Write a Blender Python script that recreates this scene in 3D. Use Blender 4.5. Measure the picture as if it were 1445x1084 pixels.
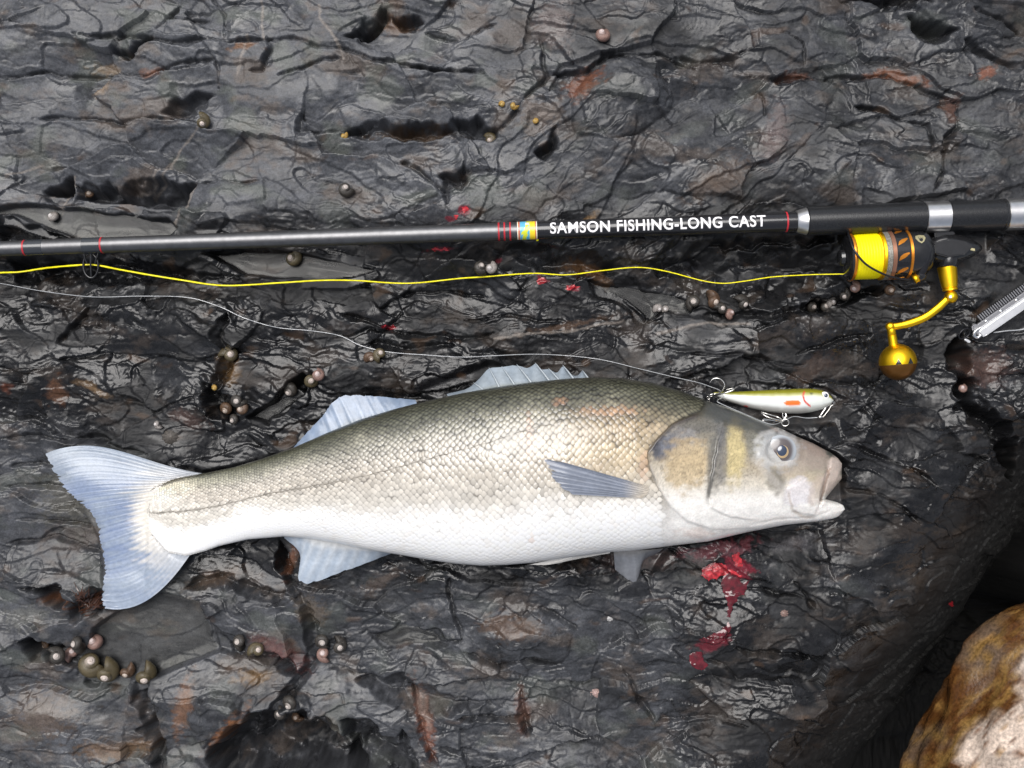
import bpy, bmesh, math, random
import numpy as np
from mathutils import Vector, Matrix

random.seed(7)
rng = np.random.default_rng(7)
for o in list(bpy.data.objects):
    bpy.data.objects.remove(o)
scene = bpy.context.scene
C = scene.collection
R = math.radians

# ------------------------------------------------------------------ camera, sky, sun, exposure
S = 0.0005            # metres per photograph pixel on the plane z = 0
CX, CY = 722.5, 542.0
CAM = 0.80            # camera height over the rock
cam_data = bpy.data.cameras.new('camera')
cam = bpy.data.objects.new('camera', cam_data)
C.objects.link(cam)
cam.location = (0, 0, CAM)
cam.rotation_euler = (0, 0, 0)
cam_data.sensor_width = 36.0
cam_data.lens = 36.0 * CAM / (1445 * S)
cam_data.clip_start = 0.01
cam_data.clip_end = 200.0
scene.camera = cam

SUN_EL, SUN_AZ = R(67), R(118)      # azimuth measured from +x, anticlockwise
world = bpy.data.worlds.new('World')
scene.world = world
world.use_nodes = True
wn = world.node_tree
wn.nodes.clear()
sky = wn.nodes.new('ShaderNodeTexSky')
sky.sky_type = 'NISHITA'
sky.sun_disc = False
sky.sun_elevation = SUN_EL
sky.sun_rotation = math.pi / 2 - SUN_AZ
sky.air_density = 1.0
sky.dust_density = 4.0
sky.ozone_density = 1.0
hs = wn.nodes.new('ShaderNodeHueSaturation')
hs.inputs['Saturation'].default_value = 0.48      # overcast: the cloud greys the sky
bg = wn.nodes.new('ShaderNodeBackground')
bg.inputs['Strength'].default_value = 0.06
wo = wn.nodes.new('ShaderNodeOutputWorld')
wn.links.new(sky.outputs[0], hs.inputs['Color'])
wn.links.new(hs.outputs[0], bg.inputs['Color'])
wn.links.new(bg.outputs[0], wo.inputs['Surface'])

sun_data = bpy.data.lights.new('sun', 'SUN')
sun_data.energy = 1.5
sun_data.angle = R(46)
sun_data.color = (1.0, 0.985, 0.97)
sun = bpy.data.objects.new('sun', sun_data)
C.objects.link(sun)
sd = Vector((math.cos(SUN_EL) * math.cos(SUN_AZ), math.cos(SUN_EL) * math.sin(SUN_AZ), math.sin(SUN_EL)))
sun.rotation_euler = sd.to_track_quat('Z', 'Y').to_euler()
sun.location = sd * 3

scene.view_settings.view_transform = 'Standard'
scene.view_settings.look = 'None'
scene.view_settings.gamma = 1.0
scene.view_settings.exposure = 1.06
scene.view_settings.use_curve_mapping = False
scene.render.film_transparent = False

# ------------------------------------------------------------------ helpers
def P(px, py, zmm=0.0):
    """photograph pixel at a height over the rock plane -> world point"""
    k = S * (CAM - zmm * 0.001) / CAM
    return Vector(((px - CX) * k, -(py - CY) * k, zmm * 0.001))

def Parr(px, py, zmm):
    k = S * (CAM - zmm * 0.001) / CAM
    return np.stack([(px - CX) * k, -(py - CY) * k, zmm * 0.001 + 0 * px], -1)

def tag(o, label=None, cat=None, group=None, kind=None):
    if label: o['label'] = label
    if cat: o['category'] = cat
    if group: o['group'] = group
    if kind: o['kind'] = kind
    return o

def empty(name, loc=(0, 0, 0)):
    o = bpy.data.objects.new(name, None)
    o.empty_display_size = 0.02
    o.location = loc
    C.objects.link(o)
    return o

def link(name, me, mat=None, parent=None):
    if mat is not None and not me.materials:
        me.materials.append(mat)
    o = bpy.data.objects.new(name, me)
    C.objects.link(o)
    if parent is not None:
        o.parent = parent
        top = parent
        off = Vector((0, 0, 0))
        while top is not None:
            off += top.location
            top = top.parent
        me.transform(Matrix.Translation(-off))     # world-built mesh into the parent's frame
    return o

def mesh_np(name, verts, faces, cols=None, smooth=True, alpha=None):
    """verts (n,3); faces (m,4) or (m,3) arrays"""
    verts = np.asarray(verts, np.float32)
    faces = np.asarray(faces, np.int32)
    me = bpy.data.meshes.new(name)
    n, m, k = len(verts), len(faces), faces.shape[1]
    me.vertices.add(n)
    me.vertices.foreach_set('co', verts.ravel())
    me.loops.add(m * k)
    me.loops.foreach_set('vertex_index', faces.ravel())
    me.polygons.add(m)
    me.polygons.foreach_set('loop_start', np.arange(0, m * k, k, dtype=np.int32))
    if smooth:
        me.polygons.foreach_set('use_smooth', np.ones(m, dtype=bool))
    me.update(calc_edges=True)
    if cols is not None:
        a = me.attributes.new('col', 'FLOAT_COLOR', 'POINT')
        c = np.ones((n, 4), np.float32)
        c[:, :3] = cols
        if alpha is not None: c[:, 3] = alpha
        a.data.foreach_set('color', c.ravel())
    me.validate()
    return me

def grid_faces(nu, nv, wrap_v=False):
    i = np.arange(nu - 1)[:, None]
    j = np.arange(nv if wrap_v else nv - 1)[None, :]
    j2 = (j + 1) % nv
    a = i * nv + j; b = (i + 1) * nv + j; c = (i + 1) * nv + j2; d = i * nv + j2
    return np.stack([a + 0 * j, b + 0 * j, c + 0 * j, d + 0 * j], -1).reshape(-1, 4)

def smoothstep(a, b, x):
    t = np.clip((x - a) / (b - a), 0, 1)
    return t * t * (3 - 2 * t)

# gradient noise
_perm = rng.permutation(256).astype(np.int32)
_ang = rng.uniform(0, 2 * np.pi, 256)
_gx = np.cos(_ang).astype(np.float32); _gy = np.sin(_ang).astype(np.float32)
def perlin(x, y, seed=0):
    x = np.asarray(x, np.float32) + np.float32(seed * 17.31); y = np.asarray(y, np.float32) + np.float32(seed * 9.77)
    xf = np.floor(x); yf = np.floor(y)
    xi = xf.astype(np.int32) & 255; yi = yf.astype(np.int32) & 255
    fx = x - xf; fy = y - yf
    u = fx * fx * fx * (fx * (fx * 6 - 15) + 10); v = fy * fy * fy * (fy * (fy * 6 - 15) + 10)
    x1 = (xi + 1) & 255; y1 = (yi + 1) & 255
    pa = _perm[xi]; pb = _perm[x1]
    def g(p, yy, dx, dy):
        h = _perm[(p + yy) & 255]
        return _gx[h] * dx + _gy[h] * dy
    n00 = g(pa, yi, fx, fy); n10 = g(pb, yi, fx - 1, fy)
    n01 = g(pa, y1, fx, fy - 1); n11 = g(pb, y1, fx - 1, fy - 1)
    a = n00 + u * (n10 - n00); b = n01 + u * (n11 - n01)
    return (a + v * (b - a)) * 1.5

def fbm(x, y, octv=4, seed=0, gain=0.5):
    r = 0; a = 1.0; f = 1.0
    for k in range(octv):
        r = r + a * perlin(x * f, y * f, seed + k * 3)
        a *= gain; f *= 2.03
    return r

def ridged(x, y, octv=3, seed=0):
    r = 0; a = 1.0; f = 1.0
    for k in range(octv):
        r = r + a * (1 - np.abs(perlin(x * f, y * f, seed + k * 5)) * 2)
        a *= 0.5; f *= 2.1
    return r

def rot(x, y, deg):
    c, s = math.cos(R(deg)), math.sin(R(deg))
    return x * c + y * s, -x * s + y * c

def voronoi(x, y, seed=0):
    """nearest cell: random (two numbers) of the cell, offset from its point, F2-F1"""
    xi = np.floor(x).astype(np.int32); yi = np.floor(y).astype(np.int32)
    d1 = np.full(x.shape, 9.0, np.float32); d2 = d1.copy()
    r1 = np.zeros(x.shape, np.float32); r2 = r1.copy(); ox = r1.copy(); oy = r1.copy()
    for a in (-1, 0, 1):
        for b in (-1, 0, 1):
            cx = xi + a; cy = yi + b
            h = _perm[(_perm[(cx + seed * 31) & 255] + cy) & 255]
            h2 = _perm[(h + 91) & 255]
            dx = x - (cx + (h + 0.5) / 256.0); dy = y - (cy + (h2 + 0.5) / 256.0)
            d = np.sqrt(dx * dx + dy * dy).astype(np.float32)
            m = d < d1
            d2 = np.where(m, d1, np.minimum(d2, d))
            d1 = np.where(m, d, d1)
            r1 = np.where(m, _perm[(h + 7) & 255] / 128.0 - 1, r1); r2 = np.where(m, _perm[(h2 + 53) & 255] / 128.0 - 1, r2)
            ox = np.where(m, dx, ox); oy = np.where(m, dy, oy)
    return r1, r2, ox, oy, d2 - d1

def seg_dist(X, Y, pts, closed=False):
    best = np.full(X.shape, 1e9, np.float32); side = np.zeros(X.shape, np.float32); tt = np.zeros(X.shape, np.float32)
    pp = list(pts) + ([pts[0]] if closed else [])
    L = 0
    for (x0, y0), (x1, y1) in zip(pp[:-1], pp[1:]):
        dx, dy = x1 - x0, y1 - y0; l2 = dx * dx + dy * dy + 1e-9
        t = np.clip(((X - x0) * dx + (Y - y0) * dy) / l2, 0, 1)
        ex = X - x0 - t * dx; ey = Y - y0 - t * dy
        d = np.sqrt(ex * ex + ey * ey)
        m = d < best
        side = np.where(m, np.sign(dx * (Y - y0) - dy * (X - x0)), side)
        tt = np.where(m, L + t * math.sqrt(l2), tt)
        best = np.where(m, d, best)
        L += math.sqrt(l2)
    return best, side, tt / max(L, 1e-6)

def poly_sd(X, Y, pts):
    """signed distance, positive inside"""
    d, _, _ = seg_dist(X, Y, pts, True)
    ins = np.zeros(X.shape, bool)
    n = len(pts)
    for i in range(n):
        x0, y0 = pts[i]; x1, y1 = pts[(i + 1) % n]
        if y0 == y1: continue
        c = ((y0 > Y) != (y1 > Y)) & (X < (x1 - x0) * (Y - y0) / (y1 - y0) + x0)
        ins ^= c
    return np.where(ins, d, -d)

def spline(pts, n):
    """Catmull-Rom through 2D/3D points, n samples"""
    p = np.asarray(pts, float)
    p = np.vstack([2 * p[0] - p[1], p, 2 * p[-1] - p[-2]])
    m = len(pts) - 1
    L = np.linalg.norm(np.diff(np.asarray(pts, float), axis=0), axis=1); cum = np.concatenate([[0], np.cumsum(L)])
    out = []
    for s in np.linspace(0, cum[-1], n):
        i = min(int(np.searchsorted(cum, s, 'right')) - 1, m - 1)
        t = (s - cum[i]) / max(L[i], 1e-9)
        a, b, c, d = p[i], p[i + 1], p[i + 2], p[i + 3]
        out.append(0.5 * (2 * b + (c - a) * t + (2 * a - 5 * b + 4 * c - d) * t * t + (3 * b - a - 3 * c + d) * t ** 3))
    return np.array(out)

# ------------------------------------------------------------------ materials
def principled(name, color=(0.5, 0.5, 0.5), rough=0.5, metal=0.0, coat=0.0, spec=0.5, vcol=False, alpha_rough=False,
               noise=None, bump=None, coat_rough=0.05, sss=0.0):
    m = bpy.data.materials.new(name)
    m.use_nodes = True
    nt = m.node_tree
    b = nt.nodes['Principled BSDF']
    b.inputs['Base Color'].default_value = (*color, 1)
    b.inputs['Roughness'].default_value = rough
    b.inputs['Metallic'].default_value = metal
    b.inputs['Coat Weight'].default_value = coat
    b.inputs['Coat Roughness'].default_value = coat_rough
    b.inputs['Specular IOR Level'].default_value = spec
    if sss:
        b.inputs['Subsurface Weight'].default_value = sss
        b.inputs['Subsurface Radius'].default_value = (0.004, 0.0025, 0.002)
        b.inputs['Subsurface Scale'].default_value = 1.0
    tc = nt.nodes.new('ShaderNodeTexCoord')
    colsock = None
    if vcol:
        at = nt.nodes.new('ShaderNodeAttribute'); at.attribute_name = 'col'
        colsock = at.outputs['Color']
        if alpha_rough:
            nt.links.new(at.outputs['Alpha'], b.inputs['Roughness'])
    if noise:       # (scale, dark, light): fine value variation of the surface itself
        n = nt.nodes.new('ShaderNodeTexNoise'); n.inputs['Scale'].default_value = noise[0]; n.inputs['Detail'].default_value = 6
        nt.links.new(tc.outputs['Object'], n.inputs['Vector'])
        r = nt.nodes.new('ShaderNodeMapRange'); r.inputs['From Min'].default_value = 0.3; r.inputs['From Max'].default_value = 0.7
        r.inputs['To Min'].default_value = noise[1]; r.inputs['To Max'].default_value = noise[2]
        nt.links.new(n.outputs['Fac'], r.inputs['Value'])
        mx = nt.nodes.new('ShaderNodeMix'); mx.data_type = 'RGBA'; mx.blend_type = 'MULTIPLY'; mx.inputs['Factor'].default_value = 1
        if colsock: nt.links.new(colsock, mx.inputs[6])
        else: mx.inputs[6].default_value = (*color, 1)
        nt.links.new(r.outputs['Result'], mx.inputs[7])
        colsock = mx.outputs[2]
    if colsock: nt.links.new(colsock, b.inputs['Base Color'])
    if bump:        # list of (scale, distance)
        prev = None
        for sc, dist in bump:
            n = nt.nodes.new('ShaderNodeTexNoise'); n.inputs['Scale'].default_value = sc; n.inputs['Detail'].default_value = 4
            nt.links.new(tc.outputs['Object'], n.inputs['Vector'])
            bp = nt.nodes.new('ShaderNodeBump'); bp.inputs['Distance'].default_value = dist; bp.inputs['Strength'].default_value = 1
            nt.links.new(n.outputs['Fac'], bp.inputs['Height'])
            if prev: nt.links.new(prev.outputs[0], bp.inputs['Normal'])
            prev = bp
        nt.links.new(prev.outputs[0], b.inputs['Normal'])
    return m

def water_material(name, tint):
    m = bpy.data.materials.new(name); m.use_nodes = True
    nt = m.node_tree; nt.nodes.clear()
    out = nt.nodes.new('ShaderNodeOutputMaterial')
    fr = nt.nodes.new('ShaderNodeFresnel'); fr.inputs['IOR'].default_value = 1.36
    tr = nt.nodes.new('ShaderNodeBsdfTransparent'); tr.inputs['Color'].default_value = (*tint, 1)
    gl = nt.nodes.new('ShaderNodeBsdfGlossy'); gl.inputs['Roughness'].default_value = 0.34
    n = nt.nodes.new('ShaderNodeTexNoise'); n.inputs['Scale'].default_value = 60; n.inputs['Detail'].default_value = 2
    tc = nt.nodes.new('ShaderNodeTexCoord'); nt.links.new(tc.outputs['Object'], n.inputs['Vector'])
    bp = nt.nodes.new('ShaderNodeBump'); bp.inputs['Distance'].default_value = 0.0004
    nt.links.new(n.outputs['Fac'], bp.inputs['Height'])
    nt.links.new(bp.outputs[0], gl.inputs['Normal']); nt.links.new(bp.outputs[0], fr.inputs['Normal'])
    mx = nt.nodes.new('ShaderNodeMixShader')
    nt.links.new(fr.outputs[0], mx.inputs[0]); nt.links.new(tr.outputs[0], mx.inputs[1]); nt.links.new(gl.outputs[0], mx.inputs[2])
    nt.links.new(mx.outputs[0], out.inputs['Surface'])
    return m

M = {}
M['rock'] = principled('wet_slate', vcol=True, alpha_rough=True, noise=(900, 0.7, 1.35), bump=[(1500, 0.00007), (420, 0.00012)], spec=0.36)
M['boulder'] = principled('quartz_boulder', vcol=True, alpha_rough=True, noise=(420, 0.6, 1.35), bump=[(1600, 0.0002), (500, 0.0005)], spec=0.5)
M['water'] = water_material('water', (0.80, 0.80, 0.78))
M['fish'] = principled('fish_skin', vcol=True, rough=0.33, coat=0.5, coat_rough=0.10, noise=(700, 0.88, 1.1), bump=[(900, 0.00010), (240, 0.00018)], sss=0.08)
M['scale'] = principled('fish_scale', vcol=True, rough=0.28, coat=0.5, coat_rough=0.10, spec=0.6)
M['fin'] = principled('fin_membrane', vcol=True, rough=0.35, coat=0.4, coat_rough=0.12, noise=(400, 0.88, 1.1), bump=[(500, 0.0001)])
M['eye_white'] = principled('eye_rim', vcol=True, rough=0.2, coat=0.6)
M['iris'] = principled('iris_gold', (0.42, 0.30, 0.16), 0.3, coat=0.8)
M['pupil'] = principled('pupil', (0.03, 0.045, 0.08), 0.08, coat=1.0, spec=0.8)
M['rod_gloss'] = principled('graphite_blank', (0.15, 0.15, 0.154), 0.40, metal=0.9, noise=(220, 0.85, 1.12), bump=[(300, 0.00003)])
M['rod_print'] = principled('rod_black', (0.012, 0.012, 0.014), 0.16, coat=0.3, spec=0.5, bump=[(400, 0.00003)])
M['grip'] = principled('handle_black', (0.013, 0.0135, 0.015), 0.27, noise=(600, 0.8, 1.2), bump=[(900, 0.00004)])
M['wrap'] = principled('thread_wrap', (0.03, 0.034, 0.04), 0.22, coat=0.4)
M['red'] = principled('red_thread', (0.45, 0.02, 0.03), 0.35)
M['silver'] = principled('brushed_silver', (0.80, 0.79, 0.78), 0.28, metal=1.0, noise=(250, 0.9, 1.08))
M['steel'] = principled('polished_steel', (0.86, 0.86, 0.86), 0.30, metal=1.0, noise=(180, 0.9, 1.05))
M['dull_steel'] = principled('dull_steel', (0.30, 0.30, 0.31), 0.35, metal=1.0)
M['white'] = principled('white_print', (0.86, 0.84, 0.85), 0.4)
M['badge'] = principled('badge_print', vcol=True, rough=0.3, coat=0.5)
M['black'] = principled('black_plastic', (0.012, 0.012, 0.013), 0.22, coat=0.4, noise=(300, 0.8, 1.3))
M['black_metal'] = principled('black_metal', (0.03, 0.03, 0.034), 0.28, metal=0.6)
M['gold'] = principled('gold_anodised', (1.0, 0.60, 0.02), 0.38, metal=1.0, noise=(200, 0.92, 1.05))
M['orange'] = principled('orange_anodised', (0.75, 0.27, 0.03), 0.3, metal=0.8)
M['copper'] = principled('copper_band', (0.33, 0.16, 0.10), 0.35, metal=0.6)
M['pattern'] = principled('grey_patterned_ring', (0.23, 0.22, 0.19), 0.4, metal=0.3, noise=(1400, 0.4, 1.6))
M['yellow'] = principled('yellow_braid', (0.88, 0.78, 0.0), 0.45, bump=[(2500, 0.0001)])
M['nylon'] = principled('clear_nylon', (0.36, 0.37, 0.38), 0.2, coat=0.6, spec=0.8)
M['shield'] = principled('pale_gold_badge', (0.50, 0.45, 0.26), 0.35, metal=0.6)
M['lure'] = principled('lure_paint', vcol=True, rough=0.18, coat=0.8, coat_rough=0.04)
M['hook'] = principled('hook_nickel', (0.78, 0.76, 0.72), 0.22, metal=1.0)
M['shell'] = principled('snail_shell', vcol=True, rough=0.42, coat=0.15, noise=(900, 0.65, 1.3), bump=[(1100, 0.0002)])
M['blood'] = principled('blood', (0.085, 0.005, 0.010), 0.16, coat=0.5, noise=(300, 0.5, 1.5))
M['fresh_blood'] = principled('bright_blood', (0.36, 0.020, 0.028), 0.3, coat=0.3, noise=(400, 0.35, 1.6), bump=[(600, 0.0004)])
M['spine'] = principled('fin_spine', (0.36, 0.40, 0.43), 0.35, coat=0.3)
M['knob_end'] = principled('dark_bronze', (0.14, 0.060, 0.012), 0.3, metal=0.6)
M['lateral'] = principled('lateral_line_pigment', (0.17, 0.15, 0.12), 0.4, noise=(500, 0.5, 1.5))
M['weed'] = principled('red_seaweed', (0.055, 0.022, 0.012), 0.3, coat=0.4)

# ------------------------------------------------------------------ the rock: one carved height sheet
DS = 0.00075
def axis(lo, hi):
    core = np.arange(-int(lo / DS), int(hi / DS) + 1) * DS
    out = []; d = DS; x = 0.0
    while x < 6.0:
        d *= 1.10; x += d; out.append(x)
    out = np.array(out)
    return np.concatenate([core[0] - out[::-1], core, core[-1] + out])
gx = axis(0.390, 0.425); gy = axis(0.292, 0.288)
NX, NY = len(gx), len(gy)
GX, GY = np.meshgrid(gx, gy, indexing='ij')          # world metres
X = (GX / S + CX).astype(np.float32); Y = (CY - GY / S).astype(np.float32)   # photograph pixels
FX = np.clip(X, -600, 2100); FY = np.clip(Y, -500, 1600)

def bump2(cx, cy, rx, ry):
    return np.exp(-((X - cx) / rx) ** 2 - ((Y - cy) / ry) ** 2)

wx = perlin(X / 46, Y / 46, 1) * 9 + perlin(X / 17, Y / 17, 2) * 2 + perlin(X / 6, Y / 6, 30) * 0.9
wy = perlin(X / 46, Y / 46, 3) * 9 + perlin(X / 17, Y / 17, 4) * 2 + perlin(X / 6, Y / 6, 31) * 0.9
XW = X + wx; YW = Y + wy

# broad form in millimetres
H = 5 * perlin(X / 420, Y / 420, 5) + 3.5 * perlin(X / 170, Y / 110, 6) + 5.0 * perlin(X / 240, Y / 125, 7)
H += 7 * smoothstep(330, 150, Y)                                  # the upper ledge
H -= 8 * np.exp(-((Y - (405 + 0.02 * (X - 700))) / 34) ** 2) * smoothstep(1330, 1150, X)   # trough under the rod
H -= 5 * smoothstep(480, 150, X) * smoothstep(640, 900, Y)        # low slabs under the tail
H += 5 * bump2(870, 150, 70, 70) + 5 * bump2(1100, 230, 160, 60) + 4 * bump2(730, 900, 110, 40)
H += 3 * bump2(1100, 620, 260, 130)

# masks of character (where the slate is flaky, diagonal, smooth)
diag = smoothstep(560, 700, X + 0.3 * Y - 60) * smoothstep(1250, 1050, X) * smoothstep(110, 170, Y) * smoothstep(430, 330, Y)
flaky = np.clip(0.40 + 0.30 * smoothstep(360, 440, Y) + 0.25 * perlin(X / 120, Y / 120, 8), 0.25, 1.2)
flaky *= 1 - 0.55 * smoothstep(520, 300, X) * smoothstep(300, 200, Y)
flaky *= 1 - 0.58 * smoothstep(520, 380, X) * smoothstep(580, 680, Y)
flaky *= 1 - 0.28 * smoothstep(800, 860, Y) * smoothstep(960, 800, X)
smooth_band = bump2(1075, 385, 110, 36) + 0.8 * bump2(1010, 470, 60, 20)
flaky *= 1 - 0.45 * smoothstep(960, 1080, X) * smoothstep(560, 640, Y)
flaky *= 1 - 0.8 * np.clip(smooth_band, 0, 1)
calm = smoothstep(0.0, 0.45, perlin(X / 130, Y / 75, 44))            # broad smooth faces between the flaky ones
flaky *= 1 - 0.6 * calm

def terr(s, sharp):
    f = np.floor(s); r = s - f
    return f + smoothstep(1 - sharp, 1, r) + 0.25 * r

def layered(deg, seed):
    a, b = rot(XW, YW, deg)
    h = 2.6 * terr(2.0 * fbm(a / 260, b / 95, 2, seed), 0.06)
    a2 = a + 4 * perlin(a / 20, b / 12, seed + 2)
    f1 = fbm(a2 / 74, b / 27, 3, seed + 11)
    h = h + 0.95 * flaky * terr(2.8 * f1, 0.12)
    f2 = fbm(a2 / 33, b / 13.5, 3, seed + 21)
    h = h + 0.40 * flaky * terr(2.0 * f2, 0.16)
    rr = ridged(a / 13, b / 6.0, 2, seed + 31)
    h = h + 0.09 * flaky * rr + 0.13 * (0.3 + flaky) * perlin(a / 60, b / 3.4, seed + 41) + 0.16 * (0.3 + flaky) * perlin(a / 34, b / 6.5, seed + 43)
    return h

La = layered(6, 40); Lb = layered(-34, 60); Lc = layered(17, 80)
lower = smoothstep(560, 700, Y) * smoothstep(820, 960, X)
mixn = smoothstep(-0.25, 0.25, perlin(X / 200, Y / 140, 9))
Hl = La * (1 - mixn) + Lc * mixn
Hl = Hl * (1 - lower) + Lc * lower
Hl = Hl * (1 - diag) + Lb * diag
H += Hl
# fractured facets, each tilted its own way
r1, r2, ox, oy, ed = voronoi(XW / 62, YW / 30, 3)
H += (0.10 + 1.0 * flaky) * (3.6 * (r1 * ox + r2 * oy) + 1.1 * r1)
b1, b2, bx0, by0, _e = voronoi(XW / 150 + 7, YW / 74 + 2, 29)
H += 11.0 * (b1 * bx0 + b2 * by0) + 2.6 * b1
q1, q2, px_, py_, ed2 = voronoi(XW / 34 + 3, YW / 13 + 5, 11)
H += (0.02 + 0.95 * flaky) * (0.95 * (q1 * px_ + q2 * py_) + 0.35 * q1)
# hairline breaks
cn = perlin(XW / 120, YW / 52, 13)
H -= 1.1 * np.exp(-(cn / 0.012) ** 2) * smoothstep(-0.1, 0.3, perlin(X / 90, Y / 90, 14))
cn2 = perlin(XW / 44, YW / 60, 15)
H -= 0.6 * np.exp(-(cn2 / 0.03) ** 2) * smoothstep(0.05, 0.4, perlin(X / 70, Y / 70, 16))
H += 0.15 * perlin(X / 9, Y / 7, 17) * (0.4 + flaky) + 0.07 * perlin(X / 4.3, Y / 4.0, 18)

def window(pts, m):
    p = np.asarray(pts, float)
    x0 = (p[:, 0].min() - m - CX) * S; x1 = (p[:, 0].max() + m - CX) * S
    y0 = -(p[:, 1].max() + m - CY) * S; y1 = -(p[:, 1].min() - m - CY) * S
    i0, i1 = np.searchsorted(gx, [x0, x1]); j0, j1 = np.searchsorted(gy, [y0, y1])
    return slice(i0, i1), slice(j0, j1)

def slab(pts, amt=0.8, feather=26, level=None):
    """calm a flat-lying slab"""
    w = window(pts, 30)
    m = smoothstep(-feather * 0.3, feather, poly_sd(XW[w], YW[w], pts)) * amt
    base = np.mean(H[w][m > amt * 0.7]) if level is None else level
    tilt = base + 0.006 * (X[w] - np.mean(X[w])) + 0.25 * perlin(X[w] / 30, Y[w] / 22, 19)
    H[w] = H[w] * (1 - m) + tilt * m

def crack(pts, depth=5, width=3.0, ledge=None, wob=1.0):
    w = window(pts, 60)
    d, side, t = seg_dist(X[w] + wx[w] * 0.55 * wob, Y[w] + wy[w] * 0.55 * wob, pts)
    vary = 0.9 + 0.75 * perlin(X[w] / 38, Y[w] / 38, 20) + 0.45 * perlin(X[w] / 13, Y[w] / 13, 27)
    wd = width * np.clip(vary, 0.18, 1.8) * smoothstep(0, 0.10, t) * smoothstep(1, 0.88, t) + 0.35
    H[w] -= depth * np.clip(vary, 0.5, 1.3) * np.clip(1 - d / (wd * 1.15), 0, 1) ** 0.8
    if ledge is None:
        ledge = 1.3
    H[w] += ledge * side * np.exp(-d / 22) * smoothstep(0, 0.2, t) * smoothstep(1, 0.8, t)

def hole(pts, depth=12, edge=5, floor_noise=1.0):
    w = window(pts, 40)
    jx = 9 * perlin(X[w] / 24, Y[w] / 24, 33) + 2 * perlin(X[w] / 8, Y[w] / 8, 34); jy = 9 * perlin(X[w] / 24, Y[w] / 24, 35) + 2 * perlin(X[w] / 8, Y[w] / 8, 36)
    sd_ = poly_sd(X[w] + jx, Y[w] + jy, pts)
    m = smoothstep(-2.5, edge * (1.1 + 0.8 * perlin(X[w] / 30, Y[w] / 30, 37)), sd_)
    H[w] += 0.06 * depth * perlin(X[w] / 16, Y[w] / 10, 38) * m
    H[w] -= depth * (0.75 * m + 1.5 * np.clip(sd_ / max(8.0, float(sd_.max())), 0, 1) ** 0.9)

# flat-lying slabs seen in the photograph
for p in ([(205, 605), (262, 606), (272, 628), (225, 648)], [(128, 889), (166, 862), (225, 835), (282, 850), (306, 924), (242, 950), (190, 968), (110, 945)],
          [(320, 60), (480, 40), (500, 150), (330, 170), (300, 120)], [(0, 90), (120, 110), (120, 165), (0, 170)],
          [(490, 62), (556, 30), (640, 60), (640, 95), (560, 92)], [(280, 262), (370, 258), (380, 315), (280, 320)]):
    slab(p, 0.75)

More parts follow.
